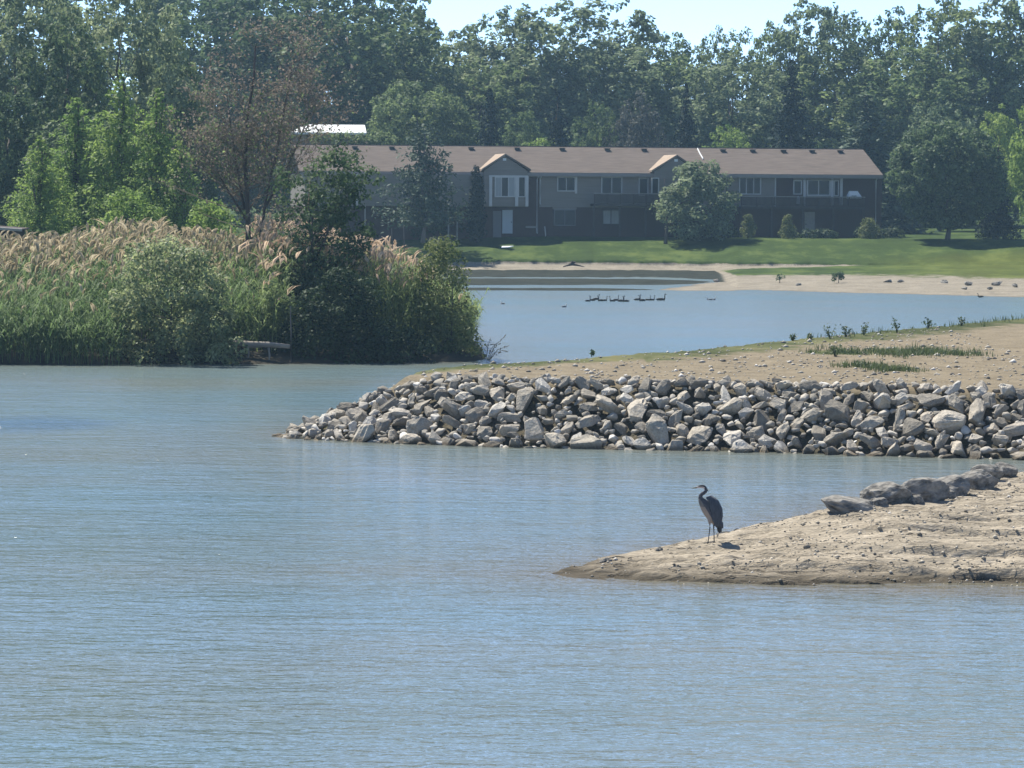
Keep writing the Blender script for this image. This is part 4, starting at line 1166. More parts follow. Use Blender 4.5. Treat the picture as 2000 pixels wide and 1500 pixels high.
# the far wood behind the last trees one can tell apart
V = []; F = []; T = []; nv = 0
def wood_row(x0, x1, D, step, ztop):
    global nv
    for px in np.arange(x0, x1, step):
        v = at_d(px + rng.uniform(-20, 20), 400, D + rng.uniform(-8, 8)); H = ztop(px) * rng.uniform(.9, 1.05) * D/360
        cc, rr = egg(H, 12, .05, 40, .1, .17)
        C, Nn, S, t = clumps(cc + np.array((v.x, v.y, 3.5)), rr, 30, .7, up=.5)
        a, f = quads(C, Nn, S); V.append(a); F.append(f + nv); T.append(t); nv += len(a)
wood_row(-300, 2350, 415, 90, lambda px: np.interp(px, [-300, 800, 860, 1000, 1200, 1330, 1500, 2350], [33, 31, 14.5, 17, 16, 12.5, 14.5, 18]))
wood_row(-300, 2350, 366, 95, lambda px: 12.5)
wood_row(-300, 820, 390, 75, lambda px: 33)
wd = tag(link('far_wood', np_mesh('far_wood', np.concatenate(V), np.concatenate(F), M['leaf_mid'], {'tint': np.concatenate(T)})), 'mass of green woodland filling the gaps behind the trees one can tell apart', 'woodland', kind='stuff')

# grass tufts and weeds on the gravel spit
def tuft_mesh(pts, hh, nb, spread, w=.012):
    V = []; F = []; T = []; nv = 0
    for (x, y, z), h in zip(pts, hh):
        for k in range(nb):
            a = rng.uniform(0, 6.28); l = h*rng.uniform(.5, 1.1); o = rng.normal(0, spread*.35, 2)
            b = np.array((x+o[0], y+o[1], z-.02)); d = np.array((math.cos(a), math.sin(a), 0))
            s = np.array((-d[1], d[0], 0))*w
            m = b + d*l*.18 + np.array((0,0,l*.6)); t = b + d*l*rng.uniform(.25,.6) + np.array((0,0,l))
            V += [b-s, b+s, m+s*.8, m-s*.8, t]; F += [(nv, nv+1, nv+2, nv+3), (nv+3, nv+2, nv+4, nv+4)]; T += [rng.random()]*2; nv += 5
    return V, F, T
def tuft_stuff(name, label, blobs, n, h0, h1, hfun, mt, nb=9):
    pts = []
    for (px, py, rx, ry, z) in blobs:
        c = on_z(px, py, z)
        for k in range(n):
            x = c.x + rng.normal(0, rx); y = c.y + rng.normal(0, ry)
            pts.append((x, y))
    pts = np.array(pts); Z = hfun(pts[:,0], pts[:,1]); ok = Z > .25
    P3 = np.column_stack([pts, Z])[ok]
    V, F, T = tuft_mesh(P3, rng.uniform(h0, h1, len(P3)), nb, .25)
    me = bpy.data.meshes.new(name); me.from_pydata([tuple(v) for v in V], [], [tuple(f) if f[2] != f[3] else f[:3] for f in F])
    me.materials.append(M[mt]); a = me.attributes.new('tint', 'FLOAT', 'FACE'); a.data.foreach_set('value', np.array(T, dtype=np.float32)); me.update()
    return tag(link(name, me), label, 'grass', kind='stuff')
tuft_stuff('grass', 'patches of green grass on the crown of the gravel spit', [(1770,692,.5,.9,1.6),(1810,690,.4,.8,1.6),(1740,696,.4,.8,1.6),(1690,716,.4,.4,1.6),(1750,722,.4,.3,1.6),(1640,690,.5,.9,1.6),(1860,695,.5,.6,1.6)], 60, .08, .28, spit_h, 'weed')
edge = [(x, float(np.interp(x, [1200,1400,1500,1650,1800,2000], [697,677,668,655,642,627])), .6, 1.3, 1.55) for x in range(1560, 2010, 28)]
tuft_stuff('grass', 'thin fringe of grass and weeds along the far edge of the gravel spit', edge, 30, .06, .3, spit_h, 'weed', 7)
def weed(px, py, hpx, label):
    q = None
    for D in np.arange(92, 150, .2):
        v = at_d(px, py, D)
        if v.z <= float(spit_h(np.array([v.x]), np.array([v.y]))[0]): q = v; break
    if q is None: q = on_z(px, py, 1.55)
    H = hpx*q.y/FPX
    r = empty('weed_plant', q)
    mb = MB(); C = []
    for k in range(6):
        a = rng.uniform(0, 6.28); e = Vector((math.cos(a)*H*rng.uniform(.1,.5), math.sin(a)*H*.4, H*rng.uniform(.6, 1.0)))
        mb.tube([(0,0,-.05), e*.5 + Vector((0,0,.08*H)), e], [.012, .008, .004], 4)
        for j in range(9):
            C.append(np.array(e)*rng.uniform(.3, 1.05) + rng.normal(0, .05*H+.02, 3))
    C = np.array(C)
    link('stems', mb.mesh('stems', M['weed']), r)
    V, F = quads(C, rng.normal(size=(len(C),3))+np.array([0,-.3,.5]), np.full(len(C), .10)*rng.uniform(.6,1.4,len(C)), .5)
    link('leaves', np_mesh('leaves', V, F, M['weed'], {'tint': rng.random(len(C))}), r)
    tag(r, label, 'weed', 'weeds on the far edge of the gravel spit')
for a in [(1549,666,16,'single low weed where the spit edge first turns green'),(1582,664,15,'second small weed from the water end of the weedy edge'),(1622,661,24,'broad leafy weed, first of the two large ones on the spit edge'),(1652,658,22,'upright two-stemmed weed against the blue water'),(1687,656,26,'tallest pointed weed on the spit edge against the water'),(1752,650,28,'dense weed standing in the grassy fringe of the spit'),(1812,642,22,'dark weed tuft further along the grassy fringe of the spit'),(1878,636,18,'last small weed of the fringe before the picture edge'),(1632,697,24,'grey-green weed in the middle of the gravel behind the stones'),(1155,694,10,'tiny bright green sprout at the thin part of the spit edge')]:
    weed(*a)

# ---------------------------------------------------------------- the long house
M['brick'] = plain('brick', (0.05, 0.032, 0.028), (0.095, 0.058, 0.048), 9.0, 0.9, 0.15, 0.3, 0.01, (1, 1, 3))
M['siding'] = plain('siding', (0.20, 0.172, 0.142), (0.245, 0.212, 0.178), 1.2, 0.8, 0.2, 0.0, 0.01, (0.3, 1, 6))
M['trim'] = plain('trim', (0.48, 0.46, 0.43), (0.56, 0.54, 0.5), 2.0, 0.6, 0.3)
M['roofing'] = plain('roofing', (0.086, 0.069, 0.057), (0.15, 0.12, 0.10), 1.5, 0.95, 0.1, 0.5, 0.02, (0.5, 3, 3), detail=8)
M['roof_sunlit'] = plain('roof_sunlit', (0.27, 0.205, 0.15), (0.36, 0.28, 0.21), 2.0, 0.9, 0.1)  # roofing in a paler tone, sunlight on the left gable slopes painted in
M['fascia'] = plain('fascia', (0.25, 0.22, 0.2), None, rough=0.7)
M['glass'] = plain('glass', (0.012, 0.016, 0.02), None, rough=0.12, spec=0.12)
M['curtain'] = plain('curtain', (0.30, 0.30, 0.28), (0.42, 0.42, 0.4), 4.0, 0.9, 0.1, stretch=(4, 1, .3))
M['dark_wood'] = plain('dark_wood', (0.05, 0.04, 0.036), (0.09, 0.07, 0.06), 5.0, 0.85, 0.15)
M['grey_wood'] = plain('grey_wood', (0.28, 0.25, 0.22), (0.38, 0.35, 0.31), 5.0, 0.85, 0.15)
M['door_paint'] = plain('door_paint', (0.42, 0.45, 0.45), None, rough=0.6)
M['panel_paint'] = plain('panel_paint', (0.16, 0.15, 0.145), None, rough=0.7)
M['vent_black'] = plain('vent_black', (0.02, 0.02, 0.022), None, rough=0.6)
M['white_paint'] = plain('white_paint', (0.78, 0.78, 0.75), (0.7, 0.7, 0.68), 3.0, 0.5)
M['green_box'] = plain('green_box', (0.09, 0.15, 0.10), (0.12, 0.18, 0.12), 3.0, 0.5)

HYAW = math.radians(9.5)
HO = at_d(1210, 464, 302.5)
HZ = HO.z
house = empty('long_house', HO, HYAW)
tag(house, 'long low two-storey house with a brown roof, two front gables and dark brick below', 'house')
HM = Matrix.Translation(HO) @ Matrix.Rotation(HYAW, 4, 'Z')
HI = HM.inverted()
def hx(px, py, y=0.0):
    """facade coordinates (along the wall, height) of a point seen on the plane y behind the facade"""
    o = HI @ Vector((0, 0, CAM_H)); d = HI.to_3x3() @ ray(px, py)
    t = (y - o.y) / d.y
    return o.x + d.x*t, o.z + d.z*t
def rect(x0, y0, x1, y1, y=0.0):
    a = hx(x0, y0, y); b = hx(x1, y1, y); c = hx(x0, y1, y); e = hx(x1, y0, y)
    return min(a[0], c[0])*.5+max(a[0], c[0])*.5, (b[0]+e[0])/2, (b[1]+c[1])/2, (a[1]+e[1])/2    # u0,u1,z0,z1
def hpart(name, mt, u0, u1, y0, y1, z0, z1, parent=None):
    return box_part(name, M[mt], parent or house, u0, u1, y0, y1, z0, z1)

UL = hx(596, 400)[0]; UR = hx(1722, 400)[0]
ZM = hx(1150, 405)[1]; ZE = hx(1200, 343)[1]
DEPTH = 12.6
# lower storey of brick, upper storey of siding set 2 cm proud
hpart('brick_wall', 'brick', UL, UR, 0.0, DEPTH, -0.6, ZM)
u_sid1 = hx(1514, 370)[0]; u_br = hx(1640, 370)[0]
hpart('siding_wall', 'siding', UL-.01, u_sid1, -0.02, DEPTH, ZM, ZE)
hpart('brick_wall', 'brick', u_sid1, UR, -0.01, DEPTH, ZM, ZE)
u0, u1, z0, z1 = rect(1031, 346, 1053, 405); hpart('brick_panel', 'brick', u0, u1, -0.06, -0.02, ZM, z1)
# overhang of the left wing with its posts
u0, u1, z0, z1 = rect(690, 346, 912, 402)
hpart('overhang', 'siding', u0, u1, -1.3, -0.02, z0, ZE-.01)
for px in (713, 876, 893):
    u = hx(px, 430, -1.2)[0]; hpart('post', 'grey_wood', u-.06, u+.06, -1.25, -1.13, -0.5, z0)
u = hx(697, 370, -1.3)[0]; hpart('corner_trim', 'trim', u-.07, u+.07, -1.34, -1.3, z0, ZE-.02)

# roof: two slopes with a ridge along the house, thick edges, overhanging eaves
RY = DEPTH/2
zr = hx(1500, 289.5, RY)[1]; ze = hx(1500, 340, -0.7)[1]
ur = hx(1725, 341, -0.7)[0]; ul = UL - 0.6
mb = MB()
th = 0.2
fr = [(ul,-0.7,ze),(ur,-0.7,ze),(ur,RY,zr),(ul,RY,zr)]
bk = [(ul,RY,zr),(ur,RY,zr),(ur,DEPTH+.7,ze),(ul,DEPTH+.7,ze)]
for q in (fr, bk):
    lo = [(a, b, c-th) for a, b, c in q]
    mb.add(q+lo, [(0,1,2,3),(7,6,5,4),(0,4,5,1),(1,5,6,2),(2,6,7,3),(3,7,4,0)])
roof = mb.build('roof', M['roofing'], house)
for u in (UL+.02, UR-.02):   # gable walls under the slopes
    MB().add([(u,0,ZE-.3),(u,DEPTH,ZE-.3),(u,RY,zr-.25),(u+.12*(1 if u<0 else -1),0,ZE-.3),(u+.12*(1 if u<0 else -1),DEPTH,ZE-.3),(u+.12*(1 if u<0 else -1),RY,zr-.25)], [(0,1,2),(5,4,3),(0,3,4,1),(1,4,5,2),(2,5,3,0)]).build('gable_wall', M['brick'], house)
hpart('fascia', 'fascia', ul, ur, -0.745, -0.703, ze-.3, ze-.02, roof)
hpart('soffit', 'fascia', ul+.05, ur-.05, -0.70, -0.02, ze-.34, ze-.3)
hpart('ridge_cap', 'roofing', ul, ur, RY-.12, RY+.12, zr-.02, zr+.035, roof)
for px in (693, 765, 920, 1010, 1098, 1186, 1258, 1412, 1470, 1530, 1586, 1641):
    u, z = hx(px, 293, RY-1.0); zz = zr - (zr-ze)*(1.0/(RY+.7))
    MB().box(u-.2, u+.2, RY-1.2, RY-.8, zz-.12, zz+.15).box(u-.26, u+.26, RY-1.27, RY-.74, zz+.15, zz+.2).build('roof_vent', M['vent_black'], roof)
a = hx(1362, 290, RY-.4); b_ = hx(1374, 312, RY-3.4)
sl = (zr-ze)/(RY+.7)
MB().tube([(a[0], RY-.5, zr-.5*sl+.06), ((a[0]+b_[0])/2-.03, RY-1.8, zr-1.8*sl+.07), (b_[0], RY-3.2, zr-3.2*sl+.06)], .09, 6, flat=.5).build('flashing_strip', M['white_paint'], roof)

def gable(xl, xr, yl, yr, xp, yp, fy, name):
    """front gable projecting from the roof: fy is how far it stands out"""
    a = hx(xl, yl, -fy); b = hx(xr, yr, -fy); p = hx(xp, yp, -fy)
    zb = (a[1]+b[1])/2
    back = lambda z: min(RY, (z-ze)/sl - .7)
    g = MB()
    tipb = back(p[1])
    for e, s in ((a, 1), (b, -1)):
        eb = back(zb) - .1
        top = [(e[0], -fy-.25, zb), (p[0], -fy-.25, p[1]), (p[0], tipb, p[1]), (e[0], max(eb, -.7), zb)]
        lo = [(x, y, z-.16) for x, y, z in top]
        f = [(0,1,2,3),(7,6,5,4),(0,4,5,1),(1,5,6,2),(2,6,7,3),(3,7,4,0)]
        if s < 0: f = [tuple(reversed(q)) for q in f]
        MB().add(top+lo, f).build('gable_slope', M['roof_sunlit'] if s > 0 else M['roofing'], go)  # left slope gets the roofing with sunlight painted into its colour
    MB().add([(a[0]+.25,-fy,zb-.16),(b[0]-.25,-fy,zb-.16),(p[0],-fy,p[1]-.2),(a[0]+.25,.3,zb-.16),(b[0]-.25,.3,zb-.16),(p[0],.3,p[1]-.2)], [(0,1,2),(5,4,3),(0,3,4,1),(1,4,5,2),(2,5,3,0)]).build('gable_wall', M['siding'], go)
    MB().box(p[0]-.18, p[0]+.12, -fy-.05, -fy-.004, p[1]-.62, p[1]-.4).build('gable_vent', M['white_paint'], go)
    return a[0], b[0], zb
for args in [(940,1036,328,332,986,300,1.1,'gable'), (1272,1366,332,333,1321,302,1.1,'gable')]:
    go = empty('gable', (0,0,0)); go.parent = house
    a0, b0, zb = gable(*args)
    # wall box under the gable, standing out from the facade
    z_bot = hx(990, 403, -1.0)[1] if args[0] < 1000 else ZM
    hpart('bay_wall', 'siding', a0+.27, b0-.27 if args[0] > 1000 else hx(1030, 350, -1.0)[0], -1.08, -0.021, z_bot, zb-.17)

def window(px0, py0, px1, py1, y, sashes=2, frame=.09, pane='glass', curtain=None, mt='trim', name='window'):
    u0, u1, z0, z1 = rect(px0, py0, px1, py1, y)
    fr = MB()
    y0, y1 = y-.10, y-.004
    fr.box(u0, u0+frame, y0, y1, z0, z1).box(u1-frame, u1, y0, y1, z0, z1)
    fr.box(u0+frame, u1-frame, y0, y1, z0, z0+frame).box(u0+frame, u1-frame, y0, y1, z1-frame, z1)
    for k in range(1, sashes):
        uu = u0 + (u1-u0)*k/sashes; fr.box(uu-.035, uu+.035, y0+.02, y1, z0+frame, z1-frame)
    w = fr.build(name, M[mt], house)
    for k in range(sashes):
        a = u0 + (u1-u0)*k/sashes + (frame if k == 0 else .035); b = u0 + (u1-u0)*(k+1)/sashes - (frame if k == sashes-1 else .035)
        MB().box(a, b, y-.05, y-.006, z0+frame, z1-frame).build('pane', M[curtain if curtain and k in (curtain_on or ()) else pane], w)
    return w
curtain_on = ()
# bay under the first gable (wall face at y = -1.08)
curtain_on = (0, 2)
window(966, 345, 1006, 385, -1.082, 3, .09, 'glass', 'curtain')
curtain_on = ()
window(1012, 345, 1026, 385, -1.082, 1, .07)
for px in (958, 1009, 1029):
    u = hx(px, 380, -1.1)[0]; zt = hx(px, 344, -1.1)[1]; zb = hx(px, 403, -1.1)[1]
    hpart('bay_post', 'trim', u-.13, u+.13, -1.2, -1.083, zb, zt)
u0, u1, z0, z1 = rect(955, 342.5, 1031, 345.5, -1.1); hpart('bay_trim', 'trim', u0, u1, -1.17, -1.083, z0, z1)
u0, u1, z0, z1 = rect(963, 412, 979, 455, -0.03); hpart('garage_panel', 'panel_paint', u0, u1, -0.06, -0.002, -.3, z1)
u0, u1, z0, z1 = rect(981, 410, 1001, 456, -0.03)
d_ = hpart('door', 'door_paint', u0, u1, -0.09, -0.002, z0, z1); hpart('handle', 'vent_black', u1-.16, u1-.09, -0.14, -0.09, z0+.95, z0+1.05, d_)
def spout(px, y0, y1):
    u, zt = hx(px, y0, -.1); zb = hx(px, y1, -.1)[1]
    MB().tube([(u, -.6, zt+.12), (u, -.12, zt-.1), (u, -.12, zb+.15), (u+.02, -.25, zb+.02)], .055, 6).build('downspout', M['trim'], house)
spout(1049, 348, 456); spout(1711, 350, 448); spout(1055, 348, 400)
# middle part
window(1088, 345, 1124, 374, -.02, 2); window(1174, 345, 1215, 380, -.02, 2)
u0, u1, z0, z1 = rect(1123, 343, 1127, 378); hpart('shutter', 'trim', u0, u1, -.08, -.022, z0, z1)
window(1247, 347, 1266, 382, -.02, 1); window(1272, 347, 1287, 380, -1.09, 1)
window(1081, 409, 1124, 441, -.001, 2, mt='panel_paint')
u0, u1, z0, z1 = rect(1079, 405, 1126, 409); hpart('window_head', 'siding', u0, u1, -.06, -.003, z0, z1)
curtain_on = (0, 1)
window(1176, 409, 1210, 439, -.001, 2, mt='dark_wood', curtain='curtain'); curtain_on = ()
u0, u1, z0, z1 = rect(1049, 440, 1056, 455); MB().tube([(hx(1062,442)[0], -.5, hx(1062,442)[1]), (hx(1064,452)[0], -.45, .2), (hx(1063,455)[0], -.45, -.1)], .05, 6).build('gas_pipe', M['trim'], house)
u0, u1, z0, z1 = rect(1026, 442, 1048, 445); hpart('hose_rail', 'grey_wood', u0, u1, -.2, -.05, z0, z1)
# right part
window(1443, 346, 1486, 380, -.02, 3); u0, u1, z0, z1 = rect(1548, 345, 1640, 352); hpart('lintel', 'siding', u0, u1, -.2, -.011, z0, ZE-.02)
window(1549, 352, 1566, 380, -.01, 1); window(1575, 350, 1622, 383, -.03, 2, .13); window(1628, 352, 1638, 383, -.01, 1)
for px in (1571, 1625, 1643):
    u = hx(px, 370, -.1)[0]; a = hx(px, 402, -.1)[1]; b = hx(px, 347, -.1)[1]; hpart('bay_post', 'trim', u-.11, u+.11, -.2, -.012, a, b)
u0, u1, z0, z1 = rect(1571, 414, 1591, 460); dr = hpart('door', 'grey_wood', u0, u1, -.07, -.002, z0, z1); hpart('handle', 'vent_black', u0+.08, u0+.15, -.12, -.07, z0+.95, z0+1.05, dr)
u0, u1, z0, z1 = rect(1485, 346, 1514, 400); hpart('corner_trim', 'trim', u1-.06, u1+.06, -.09, -.021, ZM, ZE-.05)

def balcony(px0, px1, ytop, ybot, out, npost, nb):
    a = hx(px0, ytop, -out); b = hx(px1, ytop, -out); zb = hx(px0, ybot, -out)[1]; zt = a[1]
    B = empty('balcony', (0,0,0)); B.parent = house
    hpart('deck', 'dark_wood', a[0], b[0], -out, -.03, zb-.2, zb, B)
    hpart('rail', 'grey_wood', a[0], b[0], -out-.04, -out+.06, zt-.06, zt, B)
    hpart('rail', 'dark_wood', a[0], b[0], -out, -out+.04, zb+.1, zb+.16, B)
    for k in range(npost):
        u = a[0] + .06 + (b[0]-a[0]-.12)*k/(npost-1); hpart('post', 'dark_wood', u-.05, u+.05, -out-.02, -out+.04, zb, zt-.061, B)
        if k % 2 == 0: hpart('deck_post', 'dark_wood', u-.08, u+.08, -out+.1, -out+.26, -.6, zb-.201, B)
    mb = MB()
    for k in range(nb):
        u = a[0] + .12 + (b[0]-a[0]-.24)*k/(nb-1); mb.box(u-.035, u+.035, -out+.005, -out+.03, zb+.161, zt-.061)
    o = mb.build('balusters', M['dark_wood'], B); o['kind'] = 'stuff'
balcony(1160, 1289, 377, 398, 1.7, 6, 58); balcony(1447, 1690, 383, 403, 1.9, 9, 105)

# white grill cover and chairs on the balcony
def loft_box(px, py, w, h, y, mt, name, label, cat):
    u, z = hx(px, py, y); s = 302/FPX
    o = empty(name, HM @ Vector((u, y, z)), HYAW)
    return o, w*s, h*s
o, w, h = loft_box(1668, 388, 26, 15, -1.2, 'white_paint', 'grill', '', '')
MB().box(-w*.42, w*.42, -.3, .3, -.62, -.02).build('cart', M['vent_black'], o)
mb = MB(); mb.add([(-w/2,-.35,0),(w/2,-.35,0),(w/2,.35,0),(-w/2,.35,0),(-w*.36,-.2,h),(w*.22,-.2,h),(w*.22,.2,h),(-w*.36,.2,h),(-w/2,-.36,h*.4),(w/2,-.36,h*.3),(w/2,.36,h*.3),(-w/2,.36,h*.4)], [(0,1,9,8),(1,2,10,9),(2,3,11,10),(3,0,8,11),(8,9,5,4),(9,10,6,5),(10,11,7,6),(11,8,4,7),(4,5,6,7),(3,2,1,0)])
mb.build('lid', M['white_paint'], o); MB().tube([(-w*.3,-.42,h*.35),(w*.1,-.42,h*.35)], .03, 6).build('handle', M['vent_black'], o)
tag(o, 'white covered grill standing at the end of the long balcony', 'grill')
o, w, h = loft_box(1559, 390, 8, 14, -1.1, 'white_paint', 'lantern', '', '')
MB().tube([(0,0,-.4),(0,0,.25),(0,0,.32)], [.14,.12,.05], 8).build('lamp_shade', M['white_paint'], o); MB().tube([(0,0,-.55),(0,0,-.4)], .16, 8).build('base', M['vent_black'], o); MB().tube([(-.1,0,.3),(0,0,.46),(.1,0,.3)], .015, 5).build('handle', M['vent_black'], o)
tag(o, 'small white lantern on the long balcony before the narrow window', 'lantern')

# white-roofed building farther back
b = at_d(636, 262, 318); zt = at_d(636, 244, 326).z
sh = empty('white_roofed_building', (b.x, 322, 2.8), math.radians(4))
Wd = 146*322/FPX/2; zt -= 2.8; zb = at_d(636, 258.5, 318).z - 2.8
MB().box(-Wd+.3, Wd-.3, -3, 8, -.4, zb-.02).build('wall', M['siding'], sh)
MB().add([(-Wd,-3.6,zb),(Wd,-3.6,zb),(Wd,2.5,zt),(-Wd+1.4,2.5,zt),(-Wd,8.6,zb),(Wd,8.6,zb),(-Wd,-3.6,zb-.18),(Wd,-3.6,zb-.18),(Wd,8.6,zb-.18),(-Wd,8.6,zb-.18)], [(0,1,2,3),(3,2,5,4),(0,6,7,1),(1,7,8,5),(1,5,2),(0,3,4),(4,5,8,9),(0,4,9,6),(6,9,8,7)]).build('roof', M['white_paint'], sh)
MB().box(-Wd*.6, -Wd*.3, -3.05, -3.004, 1.4, 2.6).build('window', M['glass'], sh); MB().box(Wd*.2, Wd*.5, -3.05, -3.004, 1.4, 2.6).build('window', M['glass'], sh)
tag(sh, 'building with a bright white low roof, seen behind the brown tree above the long house', 'building')

# utility boxes on the lawn edge
def lawn_pt(px, py, z0=2.0):
    z = z0
    for _ in range(30):
        v = on_z(px, py, z)
        z = float(np.interp(v.y, [284, 301], [.85, E_Z]))
    return on_z(px, py, z)
for px, py, w, h, lab in [(1213, 469, 9, 21, 'tall green utility box with a white cap, nearer the bay window'), (1218.5, 470, 10, 22, 'tall green utility box with a white cap, beside its lower twin on the lawn'), (1225, 472, 8, 15, 'short green utility box with a pale top, lowest of its row')]:
    v = lawn_pt(px, py); s = v.y/FPX; W = w*s/2; H = h*s
    o = empty('utility_box', v - Vector((0,0,.08)), HYAW)
    MB().tube([(0,0,-.1),(0,0,.1),(0,0,.12),(0,0,H*.78)], [W*1.1,W*1.1,W,W*.97], 10).build('body', M['green_box'], o)
    MB().tube([(0,0,H*.78),(0,0,H*.9),(0,0,H*1.0)], [W*1.12,W*1.1,W*.6], 10).build('cap', M['white_paint'], o)
    MB().box(-W*.3, W*.3, -W*1.05, -W*.9, H*.3, H*.5).build('latch_plate', M['panel_paint'], o)
    tag(o, lab, 'utility box', 'green utility boxes on the lawn')
v = lawn_pt(990, 485); o = link('board', MB().add([(-.62,-.5,.03),(.1,-.7,.05),(.75,.1,.12),(-.55,.5,.1),(-.62,-.5,-.02),(.1,-.7,0),(.75,.1,.07),(-.55,.5,.05)], [(0,1,2,3),(7,6,5,4),(0,4,5,1),(1,5,6,2),(2,6,7,3),(3,7,4,0)]).mesh('board', M['white_paint'])); o.location = v + Vector((0,0,.05)); o.scale = (.6, .6, 1)
tag(o, 'white board lying flat on the lawn below the bay window', 'board')
v = on_z(1117, 520, .6); o = link('stump', MB().tube([(-.9,0,-.05),(-.35,.05,.1),(0,0,.22),(.1,0,.5)], [.05,.1,.22,.16], 7).tube([(0,0,.2),(.5,-.1,.12),(1.3,.05,-.05)], [.14,.09,.03], 6).tube([(0,.05,.25),(.25,.1,.42),(.4,.1,.46)], [.13,.1,.05], 6).mesh('stump', M['dark_wood'])); o.location = v; o.scale = (.8, .8, .8)
tag(o, 'dark tree stump with spread roots on the far pale beach', 'stump')
for px, py, h, w, lab in [(1122,523,8,12,None)]: pass
def far_bush(px, py, w, h, lab):
    v = on_z(px, py, .38); s = v.y/FPX; W = w*s/2; H = h*s
    r = empty('bush', v); cc = [np.array((rng.normal(0,W*.4), rng.normal(0,W*.3), H*rng.uniform(.15,.75))) for _ in range(14)]
    link('foliage', crown_mesh('foliage', cc, [W*.4]*14, 900, .12, M['leaf_dark']), r); link('stems', trunk_mb(H*.8, .03, cc, 5).mesh('stems', M['twig']), r)
    tag(r, lab, 'bush', 'small bushes on the far beach')
far_bush(1638, 550, 30, 22, 'round dark bush at the top of the far sandy beach'); far_bush(1523, 549, 14, 20, 'small upright bush on the far sandy beach, lakeward of the round one')
fb = random.Random(41)
for i, (px, py, w, lab) in enumerate([(1400,548,22,'low pale rock where the far sandy beach begins'),(1560,556,18,'flat dark rock below the small upright bush'),(1735,549,26,'grey rock lump on the grass edge under the lawn tree side'),(1762,549,24,'pale pointed rock at the top of the far beach'),(1845,551,30,'broad grey rock at the grass edge of the far beach'),(1886,562,20,'black rock alone on the open sand of the far beach'),(1893,554,30,'dark long rock on the grass edge under the dark conifer'),(1935,562,20,'black block-like rock on the far beach under the bright tree'),(1950,555,34,'dark row-like rock at the grass edge under the bright tree'),(1985,557,24,'last dark rock of the far beach by the picture edge')]):
    v = on_z(px, py+(3 if px > 1640 else 2), .34); R = w*v.y/FPX/2*.85
    me = stone_mesh(700+i, 14); me.materials.clear(); me.materials.append(M['boulder_stone'])
    o = link('beach_rock', me); o.location = v + Vector((0,.5,R*.2)); o.scale = (R*1.1, R*.9, R*.75); o.rotation_euler = (0, 0, fb.uniform(0, 3))
    tag(o, lab, 'rock', 'rocks on the far beach')

# fallen log, sticks and the dark shelter on the reed bank
a = at_d(456, 669, 130.3); b = at_d(566, 677, 130.0); mid = (a+b)/2
lg = empty('fallen_log', mid)
MB().tube([a-mid, (a*.7+b*.3)-mid+Vector((0,0,-.03)), (a*.35+b*.65)-mid+Vector((0,0,.02)), b-mid], [.10,.13,.11,.08], 9).build('trunk', M['log'], lg, True)
for f in (.25, .62):
    q = a.lerp(b, f)-mid; MB().tube([q+Vector((0,0,-.03)), q+Vector((.05,-.1,-.4)), q+Vector((.02,-.15,-.85))], [.05,.04,.03], 6).build('branch', M['log'], lg, True)
tag(lg, 'pale fallen log lying level just above the water under the brown tree', 'log')
for px, y0, y1, lab, D in [(567, 598, 706, 'thin grey pole standing in the water at the end of the fallen log', 130.0), (765, 446, 520, 'short bare stick poking up out of the tan reeds', 141), (788, 438, 520, 'taller bare stick poking up out of the tan reeds', 141), (1117, 0, 0, None, 0)]:
    if not lab: continue
    p0, p1 = at_d(px+1, y1, D), at_d(px, y0, D)
    o = link('pole', MB().tube([(0,0,-.3), (p1-p0)*.5+Vector((.02,0,0)), p1-p0], [.026,.022,.015], 6).mesh('pole', M['bark_grey'])); o.location = p0
    tag(o, lab, 'pole', 'bare poles on the reed bank')
v = at_d(8, 448, 168); s = 168/FPX
sh = empty('shelter', Vector((v.x, 168, bank_z(v.x, 168))))
zt = at_d(8, 443, 168).z - sh.location.z
def slab(z0, z1, y0, y1, nm, mt):
    MB().add([(-3,y0,zt+.10+z0),(1.05,y0,zt-.16+z0),(1.05,y1,zt-.12+z0),(-3,y1,zt+.14+z0),(-3,y0,zt+.10+z1),(1.05,y0,zt-.16+z1),(1.05,y1,zt-.12+z1),(-3,y1,zt+.14+z1)], [(3,2,1,0),(4,5,6,7),(0,1,5,4),(1,2,6,5),(2,3,7,6),(3,0,4,7)]).build(nm, M[mt], sh)
slab(0, .07, -1.15, 1.4, 'roof', 'dark_wood'); slab(-.05, .06, -1.2, -1.152, 'roof_edge', 'grey_wood')
MB().box(-2.8, .85, 1.0, 1.15, -.2, zt-.16).build('wall', M['dark_wood'], sh)
for x in (-2.7, .8): MB().box(x-.06, x+.06, -1.0, -.88, -.2, zt-.14+(.2 if x<0 else 0)).build('post', M['dark_wood'], sh)
tag(sh, 'low dark shelter with a pale roof edge behind the reeds at the picture edge', 'shelter')
# bare twig reaching over the water at the point of the reed bank
v = at_d(948, 690, 133.5); v.z = -.02
tw = MB()
for e in [(.75,.2,.95),(.95,-.1,.62),(.45,.1,.7),(.62,.1,.35),(.2,0,.9)]:
    E = Vector(e); tw.tube([(0,0,-.2), E*.5+Vector((0,0,.12)), E], [.018,.012,.006], 5)
    for k in range(5):
        q = E*(.4+.13*k); tw.tube([q, q+Vector((rng.normal(0,.09), rng.normal(0,.05), rng.normal(.04,.07)))], [.01,.02], 4)
o = link('twig', tw.mesh('twig', M['twig'])); o.location = v
tag(o, 'bare twig reaching out over the blue water from the point of the reed bank', 'twig')

